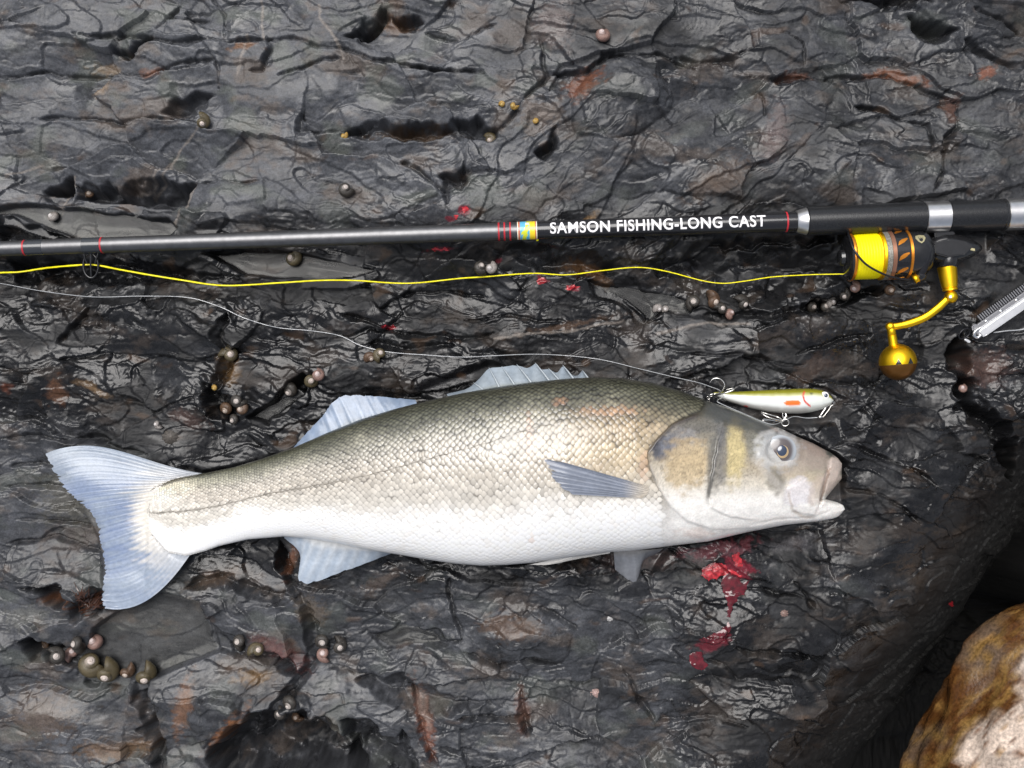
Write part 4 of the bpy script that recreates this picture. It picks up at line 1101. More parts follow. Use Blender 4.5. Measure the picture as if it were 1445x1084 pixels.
# the upper and lower outlines bulge: rays of the two outer edges are curved by the spline of extra rows
def tail_fin():
    nray, step, nj = 34, 6, 34
    ni = nray * step + 1
    B = spline(tail_base, ni); T = spline(tail_tip, ni)
    u = np.linspace(0, 1, ni); w = np.linspace(0, 1, nj)
    per = np.interp(np.arange(ni), np.arange(0, ni, 2), rng.normal(0, 1, len(np.arange(0, ni, 2))))
    L = (1 - 0.025 * np.abs(per))[:, None]
    px = B[:, None, 0] + (T[:, None, 0] - B[:, None, 0]) * w[None] * L
    py = B[:, None, 1] + (T[:, None, 1] - B[:, None, 1]) * w[None] * L
    up = np.exp(-(u / 0.20) ** 2)[:, None]; lo = np.exp(-((1 - u) / 0.22) ** 2)[:, None]
    arc = (4 * w * (1 - w))[None]
    py = py - up * 53 * (w[None] ** 2.2) * (1 - w[None]) * 2.48 + lo * 25 * arc
    ray = np.abs(np.cos(np.pi * (np.arange(ni) / step)))[:, None]
    z = 5.0 - 1.4 * w[None] + 1.3 * perlin(px / 55, py / 45, 360) + 1.6 * np.sin(np.pi * u * 2)[:, None] * w[None]
    drape = body_z(np.clip(px, 207.5, 400), py) - 0.9 + 1.0 * smoothstep(0.0, 0.10, w)[None]
    drape = np.where(px < 207.5, -9, drape)
    z = np.maximum(z, np.minimum(drape, 16))
    rg = 0.13 * ray ** 4 * (1 - 0.7 * w[None]) + 0.08 * np.abs(np.cos(np.pi * np.arange(ni) / 3.5))[:, None] * smoothstep(0.25, 0.6, w)[None]
    th = 1.3 * (1 - 0.7 * w[None])
    zt = z + rg + th / 2
    g = fbm(px / 40, py / 26, 3, 370); g2 = fbm(px / 90, py / 8, 2, 371)
    blue = np.array([0.17, 0.22, 0.34]); pale = np.array([0.26, 0.305, 0.37]); cream = np.array([0.66, 0.62, 0.55]); gy = np.array([0.26, 0.30, 0.34])
    edge = np.clip(up * 1.0 + lo * 1.1, 0, 1)
    c = blue + (pale - blue) * np.clip(0.30 + 0.50 * g + 0.12 * ray + 0.22 * g2 + 0.10 * per[:, None] + 0.35 * perlin(np.arange(ni)[:, None] / 2.7 + 0 * w[None], 2.5 * w[None] + 0 * px, 372), 0, 1)[..., None]
    c = c * (1 - 0.6 * edge[..., None]) + pale * 0.6 * edge[..., None]
    c = c * (1 - 0.45 * up[..., None]) + gy * 0.45 * up[..., None]
    kb = smoothstep(0.52, 0.16, w[None] + 0.16 * g2 + 0.10 * (1 - ray) + 0.05 * per[:, None])[..., None] * (1 - 0.75 * edge[..., None])
    c = c * (1 - kb) + cream * kb
    tipd = (smoothstep(0.86, 1.0, w)[None] * (0.5 + 0.5 * g))[..., None] * 0.3
    c = c * (1 - tipd)
    Vt = Parr(px, py, zt).reshape(-1, 3); Vb = Vt - np.array([0, 0, 1]) * ((th + rg) * 0.001).reshape(-1, 1)
    n = ni * nj
    F1 = grid_faces(ni, nj); F2 = F1[:, ::-1] + n
    F3 = [(i * nj + nj - 1, i * nj + nj - 1 + n, (i + 1) * nj + nj - 1 + n, (i + 1) * nj + nj - 1) for i in range(ni - 1)]
    F3 += [(j, j + 1, j + 1 + n, j + n) for j in range(nj - 1)] + [((ni - 1) * nj + j, (ni - 1) * nj + j + n, (ni - 1) * nj + j + 1 + n, (ni - 1) * nj + j + 1) for j in range(nj - 1)]
    me = mesh_np('tail_fin', np.vstack([Vt, Vb]), np.vstack([F1, F2, np.array(F3)]), np.clip(np.vstack([c.reshape(-1, 3)] * 2), 0.01, 0.85))
    bm = bmesh.new(); bm.from_mesh(me); bmesh.ops.recalc_face_normals(bm, faces=bm.faces); bm.to_mesh(me); bm.free()
    me.set_sharp_from_angle(angle=R(50))
    o = link('tail_fin', me, M['fin'], fish)
    o['label'] = 'pale blue forked tail fin with fine rays'
tail_fin()
fin('rear_dorsal_fin', [(414,640),(450,624),(490,606),(530,592),(565,580),(590,574)], [(411,635),(434,609),(454,588),(474,563),(500,557),(586,564)], 12, 14, 9, cols=((0.125,0.175,0.26),(0.31,0.365,0.45),(0.14,0.155,0.15)), ridge=0.7, power=1.0)
fd = fin('front_dorsal_fin', [(634,562),(665,556),(700,550),(740,545),(770,542),(800,539),(830,537)],
    [(630,556),(660,548),(678,532),(690,520),(708,518),(729,515),(745,519),(756,513),(764,521),(776,521),(786,526),(795,516),(804,527),(815,530),(822,523),(829,533)], 8, 26, 18, cols=((0.18,0.22,0.26),(0.36,0.40,0.43),(0.16,0.17,0.14)), ridge=0.6, ragged=0.02)
for b, t in (((832,537),(822,523)),((812,538),(794,515)),((792,540),(774,520)),((778,541),(755,512)),((752,543),(729,514)),((728,546),(708,517)),((706,549),(690,519)),((684,552),(668,540))):
    tube('spine', pxpath([(b[0], b[1], 27), ((b[0] + t[0]) / 2, (b[1] + t[1]) / 2 - 0.5, 24), (t[0], t[1], 20)], 6), [0.75, 0.7, 0.6, 0.5, 0.35, 0.12], M['spine'], fd, seg=6)
fin('anal_fin', [(402,752),(430,754),(470,762),(510,771),(552,778)], [(401,759),(423,782),(425,824),(487,806),(553,781)], 10, 14, 7, cols=PALE, ragged=0.025)
fin('pectoral_fin', [(914,686),(916,690),(915,695),(911,700),(906,703)], [(790,651),(768,648),(771,657),(784,682),(808,698)], 9, 0.3, 3.4, cols=((0.135,0.155,0.20),(0.26,0.28,0.33),(0.50,0.45,0.38)), zfun=body_z, ragged=0.03)
fin('pelvic_fin', [(868,770),(850,776),(835,780),(820,782)], [(860,781),(815,789),(775,797),(746,797)], 5, 33, 30, cols=((0.60,0.58,0.54),(0.68,0.66,0.62),(0.70,0.68,0.64)), ragged=0.02)
fin('pelvic_fin', [(936,774),(915,776),(890,777),(866,779)], [(928,781),(908,792),(896,822),(868,805)], 5, 16, 4, cols=((0.16,0.165,0.18),(0.24,0.25,0.27),(0.24,0.23,0.22)), ragged=0.02)

def dome(name, cx, cy, r, h, z0, mat, parent, colf=None, sx=1.0, n=14, seg=36, world=False):
    rr = np.linspace(0, 1, n)[:, None] * np.ones((1, seg)); th = np.linspace(0, 2 * np.pi, seg, endpoint=False)[None, :] * np.ones((n, 1))
    px = cx + rr * np.cos(th) * r * sx; py = cy + rr * np.sin(th) * r
    z = z0 + h * np.sqrt(np.clip(1 - rr ** 2 * 0.98, 0, 1))
    col = colf(rr, th) if colf else np.ones(rr.shape + (3,))
    me = mesh_np(name, Parr(px, py, z).reshape(-1, 3), grid_faces(n, seg, True), col.reshape(-1, 3))
    bm = bmesh.new(); bm.from_mesh(me); bmesh.ops.remove_doubles(bm, verts=bm.verts, dist=1e-7); bmesh.ops.recalc_face_normals(bm, faces=bm.faces)
    up = sum(f.normal.z for f in bm.faces)
    if up < 0: bmesh.ops.reverse_faces(bm, faces=bm.faces)
    bm.to_mesh(me); bm.free()
    return link(name, me, mat, parent)
zeye = float(body_z(np.array([1101.0]), np.array([636.0]))[0])
def eyecol(rr, th):
    a = smoothstep(0.64, 0.92, rr + 0.06 * np.cos(th - 2.4) + 0.04 * np.cos(3 * th))[..., None]
    dark = np.array([0.10, 0.085, 0.085]) * np.ones(rr.shape + (1,)); pale = np.array([0.40, 0.43, 0.46])
    c = dark * (1 - a) + pale * a
    return c
eye = dome('eye', 1101, 636, 22, 3.2, zeye - 1.6, M['eye_white'], fish, eyecol, 1.05)
eye['label'] = 'round eye with dark pupil and gold ring'
dome('iris', 1103.5, 637, 11.5, 1.6, zeye + 0.3, M['iris'], eye, None, 0.95)
dome('pupil', 1103.5, 636.5, 9.0, 1.4, zeye + 0.75, M['pupil'], eye, None, 0.93)

# ------------------------------------------------------------------ the rod
rod = empty('fishing_rod', P(722, rod_y(722), rod_z(722)))
tag(rod, 'black fishing rod with white lettering and silver banded handle', 'fishing rod')
def rp(x): return P(x, rod_y(x), rod_z(x))
rod_axis = (rp(1400) - rp(100)).normalized()
def rod_piece(name, x0, x1, r0, r1, mat, parent=rod, lip=0.0, seg=48):
    L = (rp(x1) - rp(x0)).length * 1000
    if lip: prof = [(0, r0 - lip), (lip, r0), (L - lip, r1), (L, r1 - lip)]
    else: prof = [(0, r0), (L, r1)]
    return lathe(name, prof, rp(x0), rp(x1), mat, parent, seg)
def rod_r(x): return np.interp(x, [-400, 0, 740, 1110], [9.3, 10.3, 12.4, 13.6]) * 0.5
blank = rod_piece('blank', -420, 731, rod_r(-400), rod_r(731), M['rod_gloss'])
rod_piece('printed_section', 731, 1124, rod_r(731) + 0.05, rod_r(1124) + 0.05, M['rod_print'])
for x0, x1 in ((37, 62), (118, 143)):
    rod_piece('thread_wrap', x0, x1, rod_r(x0) + 0.22, rod_r(x1) + 0.22, M['wrap'], lip=0.15)
for x in (35.5, 144.5, 704, 712, 720, 1109):
    rod_piece('red_ring', x - 1.2, x + 1.2, rod_r(x) + 0.26, rod_r(x) + 0.26, M['red'], lip=0.1)
rod_piece('joint_wrap', 706, 719, rod_r(710) + 0.15, rod_r(710) + 0.15, M['wrap'], lip=0.1)
rod_piece('silver_ring', 1123, 1138, 7.6, 9.4, M['silver'], lip=0.5)
rod_piece('handle_grip', 1137, 1304, 9.8, 10.6, M['grip'], lip=0.9)
rod_piece('silver_band', 1303.5, 1337, 10.75, 10.8, M['silver'], lip=0.4)
rod_piece('handle_grip', 1337.5, 1414, 10.5, 10.5, M['grip'], lip=0.5)
rod_piece('handle_rim', 1413, 1418, 11.0, 11.0, M['black'], lip=0.5)
rod_piece('silver_band', 1418, 1470, 10.9, 10.9, M['silver'], lip=0.4)
rod_piece('handle_grip', 1470, 1800, 10.6, 10.6, M['grip'], lip=0.9)
rod_piece('butt_cap', 1800, 1830, 11.2, 10.4, M['black'], lip=2.0)

# things printed on the round blank: flat outline (mm along, mm across) wrapped over the upper side
e_along = rod_axis
e_side = Vector((0, 0, 1)).cross(e_along).normalized()          # towards the top of the picture
e_up = e_along.cross(e_side).normalized()
def wrap_on_rod(me, x0px, extra=0.12, centre=0.0):
    base = rp(x0px); k = 0.001
    for v in me.vertices:
        a, b = v.co.x, v.co.y                                   # mm
        s = base + e_along * (a * k)
        xpx = x0px + a / 0.487
        r = float(rod_r(xpx)) + 0.05 + extra
        t = (b + centre) / r
        v.co = s + (e_side * math.sin(t) + e_up * math.cos(t)) * (r * k)
def slice_y(bm, y0, y1, n):
    for i in range(n + 1):
        y = y0 + (y1 - y0) * i / n
        bmesh.ops.bisect_plane(bm, geom=bm.verts[:] + bm.edges[:] + bm.faces[:], plane_co=(0, y, 0), plane_no=(0, 1, 0))
def lettering(text, x0, x1, cap_mm, centre):
    cu = bpy.data.curves.new('lettering', 'FONT')
    cu.body = text; cu.size = 10.0; cu.offset = 0.17; cu.space_character = 1.09; cu.resolution_u = 4
    to = bpy.data.objects.new('lettering_source', cu); C.objects.link(to)
    dg = bpy.context.evaluated_depsgraph_get(); dg.update()
    me = bpy.data.meshes.new_from_object(to.evaluated_get(dg))
    bpy.data.objects.remove(to)
    co = np.array([v.co for v in me.vertices])
    w = (rp(x1) - rp(x0)).length * 1000
    sx = w / (co[:, 0].max() - co[:, 0].min()); sy = cap_mm / (co[:, 1].max() - co[:, 1].min())
    for v in me.vertices:
        v.co.x = (v.co.x - co[:, 0].min()) * sx; v.co.y = (v.co.y - co[:, 1].min()) * sy - cap_mm / 2
    bm = bmesh.new(); bm.from_mesh(me); slice_y(bm, -cap_mm / 2, cap_mm / 2, 12); bm.to_mesh(me); bm.free()
    wrap_on_rod(me, x0, 0.10, centre)
    me.name = 'lettering'
    me.materials.clear()
    o = link('lettering', me, M['white'], rod)
    o['label'] = 'white capital lettering along the rod'
lettering('SAMSON FISHING-LONG CAST', 776, 1078, 8.5, 0.7)
def rod_label():
    n, m = 34, 40
    a = np.linspace(0, 13.6, n); b = np.linspace(-8.6, 8.6, m)
    A, B = np.meshgrid(a, b, indexing='ij')
    V = np.stack([A, B, 0 * A], -1).reshape(-1, 3)
    u = A / 13.6; v = B / 8.6
    blue = np.array([0.10, 0.42, 0.62]); yel = np.array([0.85, 0.62, 0.02]); lime = np.array([0.62, 0.66, 0.03]); pale = np.array([0.80, 0.78, 0.62]); rust = np.array([0.55, 0.14, 0.05])
    c = np.where((u < 0.62)[..., None], blue, yel)
    g = perlin(A * 0.6, B * 0.6, 400)
    c = np.where(((np.abs(u - 0.45 - 0.12 * v) < 0.10 + 0.05 * g) | (np.abs(v + 0.05 - 1.1 * (u - 0.45)) < 0.13))[..., None] & (u > .2)[..., None] & (u < 0.75)[..., None], lime, c)
    c = np.where(((np.abs(v - 0.55) < 0.14) & (np.abs(u - 0.5) < 0.10))[..., None], pale, c)
    c = np.where(((u < 0.06) | (u > 0.94))[..., None], pale, c)
    c = np.where((((u > 0.06) & (u < 0.13)) | ((u > 0.88) & (u < 0.94)))[..., None], rust, c)
    me = mesh_np('badge', V, grid_faces(n, m), c.reshape(-1, 3))
    wrap_on_rod(me, 730, 0.16, 0.0)
    o = link('badge', me, M['badge'], rod)
    o['label'] = 'blue and yellow badge wrapped round the rod'
rod_label()
lathe('yellow_tab', [(0, 0.2), (0.4, 1.3), (1.6, 1.5), (2.2, 0.2)], P(756, 338, 17), P(762, 337, 17), M['yellow'], rod, 16)
# line guide hanging below the rod
gd = torus('line_guide', P(128, 375, 10), (1, 0, 0.0), (0, 1, 0.1), 5.2, 8.4, 0.75, M['black'], rod, 32, 8)
for a, b in (((118, 357, 12), (123, 372, 10.5)), ((128, 357, 12.5), (129, 390, 9.5)), ((139, 357, 12), (134, 372, 10.5))):
    tube('guide_leg', pxpath([a, ((a[0] + b[0]) / 2 - 0.6, (a[1] + b[1]) / 2, (a[2] + b[2]) / 2 + 0.4), b], 8), 0.7, M['black'], gd, 6)

# ------------------------------------------------------------------ the spinning reel
ZR = 18.5
reel = empty('spinning_reel', P(1290, 360, 1.5))
tag(reel, 'black spinning reel with yellow line and gold crank handle', 'fishing reel')
A0, A1 = P(1186, 364, ZR), P(1312, 357, ZR)
mmp = 0.001 * (A1 - A0).length * 1000 / math.hypot(126, 7)       # metres per pixel along the reel
q = mmp * 1000
def rl(name, prof, mat, parent=reel, seg=56):
    return lathe(name, [(s * q, r * q) for s, r in prof], A0, A1, mat, parent, seg)
spool = rl('spool', [(4, 0), (4, 10), (5, 13), (6, 24), (8, 30), (11, 33.0), (13, 33.2), (15, 32), (16, 27), (52, 27), (53, 32), (55, 34), (57, 34)], M['black'])
rl('drag_knob', [(-3, 0), (-3, 8), (-1, 11), (4, 12), (5, 0)], M['black'], spool, 24)
rl('spool_lip', [(11.0, 33.3), (12.5, 34.0), (14.8, 33.4), (15.2, 31.5)], M['orange'], spool)
rl('wound_line', [(15.4, 26)] + [(16 + i * 0.45, float(np.interp(i, [0, 4, 18, 70, 79], [30, 31.2, 31.7, 32.0, 31.3])) + 0.30 * (i % 2) + 0.25 * math.sin(i * 0.7)) for i in range(80)] + [(52, 26)], M['yellow'], spool)
rl('spool_rim', [(52, 30), (52.2, 33.6), (54, 34.6), (56, 34.4), (56.2, 30)], M['gold'], spool)
rl('patterned_ring', [(56, 30), (56.2, 34.6), (63, 34.8), (63.2, 30)], M['pattern'], spool)
rl('copper_ring', [(63.2, 30), (63.4, 35.0), (69, 35.0), (69.2, 30)], M['copper'], spool)
skirt = rl('spool_skirt', [(69.2, 30), (69.4, 34.4), (88, 34.2), (88.2, 30)], M['black'], spool)
rl('skirt_ring', [(88.2, 30), (88.4, 35.0), (92, 35.2), (92.2, 30)], M['orange'], spool)
ax = (A1 - A0).normalized(); rs = Vector((0, 0, 1)).cross(ax).normalized(); ru = ax.cross(rs).normalized()
def on_reel(name, outline, r, mat, parent, thick=0.4, sub=6):
    """outline: (s px, angle deg; 0 up, positive towards the picture's top) raised plate on the drum"""
    bm = bmesh.new()
    vs = [bm.verts.new((s, a, 0)) for s, a in outline]
    bm.faces.new(vs)
    lo = min(a for _, a in outline); hi = max(a for _, a in outline)
    slice_y(bm, lo, hi, sub)
    ext = bmesh.ops.extrude_face_region(bm, geom=bm.faces[:])
    for e in ext['geom']:
        if isinstance(e, bmesh.types.BMVert): e.co.z = 1
    for v in bm.verts:
        s, a, t = v.co
        rr_ = (r * q + thick * t - 0.15) * 0.001
        v.co = A0 + ax * (s * q * 0.001) + (rs * math.sin(R(a)) + ru * math.cos(R(a))) * rr_
    bmesh.ops.recalc_face_normals(bm, faces=bm.faces)
    me = bpy.data.meshes.new(name); bm.to_mesh(me); bm.free()
    return link(name, me, mat, parent)
for a in range(-155, 180, 36):
    on_reel('skirt_inlay', [(71, a - 9), (74, a - 7), (80, a - 2), (86, a + 7), (85, a + 10), (78, a + 7), (73, a + 1)], 34.4, M['orange'], skirt, 0.35, 4)
    on_reel('skirt_inlay', [(71, a + 12), (86, a + 14), (86, a + 22), (71, a + 24)], 34.4, M['black_metal'], skirt, 0.25, 3)
rotor = rl('rotor', [(92, 28), (92.4, 33.4), (100, 33.4), (112, 32.6), (119, 30), (124, 25), (127, 17), (128, 0)], M['black'])
on_reel('shield_badge', [(98, 41), (104, 44), (110, 41), (111, 33), (108, 24), (104, 19), (100, 24), (97, 33)], 33.3, M['shield'], rotor, 0.4, 8)
on_reel('shield_mark', [(101, 37), (103, 30), (104.5, 36), (106, 30), (107.5, 37), (106.5, 26), (104.5, 23), (102, 26)], 33.8, M['black'], rotor, 0.35, 4)
def drum(px, py, r):     # a point lying on a drum of radius r (pixels) about the spool axis
    yc = 364 - (px - 1186) * 7 / 126.0
    return (px, py, ZR + math.sqrt(max(r * r - (py - yc) ** 2, 0)) * 0.48)
bail = tube('bail_wire', pxpath([drum(1197, 329, 37), drum(1200, 340, 38), drum(1206, 354, 38.5), drum(1222, 373, 39), drum(1247, 387, 39), (1268, 393, ZR + 10), (1284, 395, ZR + 7)], 40), 0.75, M['black_metal'], reel, 8)
lathe('line_roller', [(0, 2.0), (0.3, 3.6), (1.2, 3.0), (2.2, 3.0), (3.1, 3.6), (3.4, 2.0)], P(1289, 395, ZR + 7), P(1298, 390, ZR + 8), M['gold'], bail, 24)
tube('bail_arm', pxpath([(1297, 391, ZR + 8), (1304, 380, ZR + 11), (1309, 362, ZR + 14), (1311, 345, ZR + 13), (1309, 334, ZR + 9)], 20), [2.0, 2.2, 2.4, 2.4, 2.4] + [2.3] * 10 + [2.0, 1.8, 1.6, 1.4, 1.2], M['black_metal'], reel, 10, 0.55)
lathe('roller_housing', [(0, 1.5), (0.8, 3.4), (3.5, 3.8), (5.5, 2.4), (6, 0.5)], P(1295, 393, ZR + 6), P(1303, 386, ZR + 8), M['black'], reel, 20)
gear = lathe('gear_housing', [(s * q, r * q) for s, r in [(0, 10), (3, 15), (10, 19), (20, 22), (32, 22), (46, 19), (60, 13.5), (70, 7), (75, 3), (76, 0)]], P(1311, 352, ZR), P(1386, 350, ZR - 1), M['black'], reel, 40, 0.8)
prism('gear_cover', [(1318, 344), (1338, 338), (1362, 340), (1374, 348), (1362, 359), (1338, 363), (1320, 358)], ZR + 4, ZR + 10.2, M['black'], gear, 0.8)
prism('yellow_mark', [(1369, 349.5), (1376, 351), (1376, 354.5), (1369, 353)], ZR + 1.5, ZR + 5.6, M['shield'], gear, 0.2)
lathe('gear_screw', [(0, 2.2), (0.8, 2.2), (1.1, 1.6), (1.1, 0)], P(1322, 354, ZR + 8.0), P(1322, 354, ZR + 12), M['steel'], gear, 16)
prism('reel_stem', [(1318, 322), (1346, 322), (1352, 342), (1340, 348), (1322, 346)], ZR - 4, ZR + 4, M['black'], reel, 1.2)
prism('reel_foot', [(1290, 317), (1372, 314), (1372, 325), (1290, 328)], ZR - 1, ZR + 3, M['black'], reel, 1.0)
# crank
lathe('crank_collar', [(0, 6.8), (2, 7.2), (9, 6.9), (11.5, 6.4), (12.2, 5.6)], P(1339, 353, ZR), P(1337, 378, ZR), M['black'], reel, 32)
crank = empty('crank', P(1336, 376, ZR)); crank.parent = reel; crank.location = crank.location - reel.location
def cpart(fn, name, *a, **k):
    return fn(name, *a, parent=crank, **k)
cpart(lathe, 'crank_sleeve', [(0, 6.0), (0.4, 6.5), (8, 6.0), (14.5, 5.2), (15, 4.6), (15.4, 5.1), (16.6, 5.1), (17, 4.4)], P(1336, 376, ZR), P(1341, 411, ZR), M['gold'], seg=36)
cpart(lathe, 'crank_joint', [(-4.4, 0), (-4.2, 1.5), (-3.2, 3.2), (-1.5, 4.3), (0, 4.5), (1.5, 4.3), (3.2, 3.2), (4.2, 1.5), (4.4, 0)], P(1342, 419, ZR + 1), P(1342, 419, ZR + 8), M['gold'], seg=28)
cpart(lathe, 'joint_pin', [(0, 1.0), (0.5, 1.0), (0.6, 0.7), (0.6, 0)], P(1341, 419.5, ZR + 5.3), P(1341, 419.5, ZR + 9), M['steel'], seg=14)
cpart(tube, 'crank_arm', pxpath([(1336, 423, ZR + 1), (1322, 436, ZR + 0.5), (1305, 448, ZR - 1), (1285, 456, ZR - 2), (1268, 460, ZR - 2.5), (1257, 461, ZR - 3)], 30), [2.6] * 3 + [2.75] * 20 + [2.5] * 7, M['gold'], seg=14, flat=0.7)
cpart(lathe, 'arm_end', [(-3.2, 0), (-3.0, 1.6), (-2, 2.8), (0, 3.2), (2, 2.8), (3, 1.6), (3.2, 0)], P(1256, 461, ZR - 3), P(1256, 461, ZR + 3), M['gold'], seg=22)
cpart(lathe, 'knob_post', [(0, 2.6), (0.5, 2.9), (5, 2.9), (5.4, 2.6), (5.8, 3.0), (12.5, 3.2)], P(1257, 462, ZR - 3), P(1261, 488, ZR - 4), M['gold'], seg=24)
KC, KD = P(1267, 511, ZR - 4.2), (P(1269, 540, ZR - 4.2) - P(1267, 511, ZR - 4.2)).normalized()
kr = 12.7
ang = np.linspace(math.pi, 0.0, 25)
prof_g = [(kr * -math.cos(a) if False else kr * math.cos(a), kr * math.sin(a)) for a in ang if math.cos(a) < 0.14] + [(kr * 0.14, kr * math.sin(math.acos(0.14)))]
prof_d = [(kr * 0.14 + 0.05, kr * 0.985)] + [(kr * math.cos(a) + 0.02, kr * math.sin(a)) for a in ang if math.cos(a) > 0.16]
knob = lathe('knob', prof_g, KC, KC + KD, M['gold'], crank, 44)
lathe('knob_end', prof_d, KC, KC + KD, M['knob_end'], crank, 44)
ks = Vector((0, 0, 1)); kx = KD.cross(ks).normalized()
def knob_mark(x0):
    bm = bmesh.new()
    g = 6
    rows_ = []
    for i in range(g + 1):
        t = i / g
        hw = 2.0 * (1 - t)
        rows_.append([(x0 + dx * hw, 1.7 - 4.2 * t) for dx in (-1, 0, 1)])
    V = []
    for row in rows_:
        vv = []
        for x, y in row:
            r = kr + 0.12; z = math.sqrt(max(r * r - x * x - y * y, 0.1))
            vv.append(bm.verts.new(KC + (KD * y + kx * (-x) + ks * z) * 0.001))
        V.append(vv)
    for i in range(g):
        for j in range(2):
            try: bm.faces.new([V[i][j], V[i][j + 1], V[i + 1][j + 1], V[i + 1][j]])
            except ValueError: pass
    bmesh.ops.remove_doubles(bm, verts=bm.verts, dist=1e-6)
    bmesh.ops.recalc_face_normals(bm, faces=bm.faces)
    me = bpy.data.meshes.new('knob_mark'); bm.to_mesh(me); bm.free()
    link('knob_mark', me, M['black'], crank)
knob_mark(-3.6); knob_mark(4.8)

# ------------------------------------------------------------------ lines
def lie(pts, n, lift, zover=None, rad=14):
    """path draped over the rock: rides on its high points"""
    sp = spline([(a[0], a[1]) for a in pts], n)
    z = np.array([groundp(a, b) for a, b in sp])
    zm = np.array([z[max(0, i - rad):i + rad + 1].max() for i in range(n)])
    ker = np.ones(2 * rad + 1) / (2 * rad + 1)
    zs = np.convolve(np.pad(zm, rad, mode='edge'), ker, 'valid')
    zs = np.maximum(zs, z) + lift
    if zover is not None:
        zs = np.maximum(zs, np.interp(sp[:, 0], *zover))
    return [P(a, b, c) for (a, b), c in zip(sp, zs)]
yl = lie([(-60,388),(0,385),(27,384),(54,380),(72,377.6),(115,374),(137,374.5),(171,381),(216,389),(260,396),(300,402),(335,403),(400,399),(450,396),(500,396),(575,400),(650,393),(680,391),(750,386),(800,388),(850,382),(900,377.5),(940,383),(990,396),(1020,400),(1050,397),(1090,391),(1140,388),(1180,387),(1194,387)], 420, 0.8, ([-60, 60, 100, 150, 200, 1100, 1194], [0, 3, 8.5, 8.5, 3, 0, 14]))
yo = tube('braided_line', yl, list(np.interp(np.linspace(0, 1, len(yl)), [0, 0.3, 0.7, 1], [0.66, 0.64, 0.46, 0.38])), M['yellow'], None, 6)
tag(yo, 'yellow braided line running along the rod from the reel', 'fishing line')
ld = lie([(-60,393),(0,400),(60,411),(130,419),(200,418),(265,420),(310,433),(345,449),(390,462),(440,467),(480,474),(510,488),(550,497),(600,501),(650,504),(700,502),(750,500),(800,502),(850,508),(900,520),(950,532),(985,540),(1003,546),(1014,550)], 360, 0.5)
def hz(x): return float(f_zc(x)) + 9
ld += pxpath([(1018, 553, 6), (1020, 560, 14), (1012, 566, hz(1012) - 2), (1022, 572, hz(1022)), (1050, 584, hz(1050)), (1075, 595, hz(1075) - 1), (1092, 599, hz(1092) - 3), (1106, 594, 17), (1120, 588, 10), (1138, 590, 7), (1156, 589, 7)], 70)
lo_ = tube('leader_line', ld, 0.30, M['nylon'], None, 6)
tag(lo_, 'thin clear leader line curving across rock to the lure', 'fishing line')

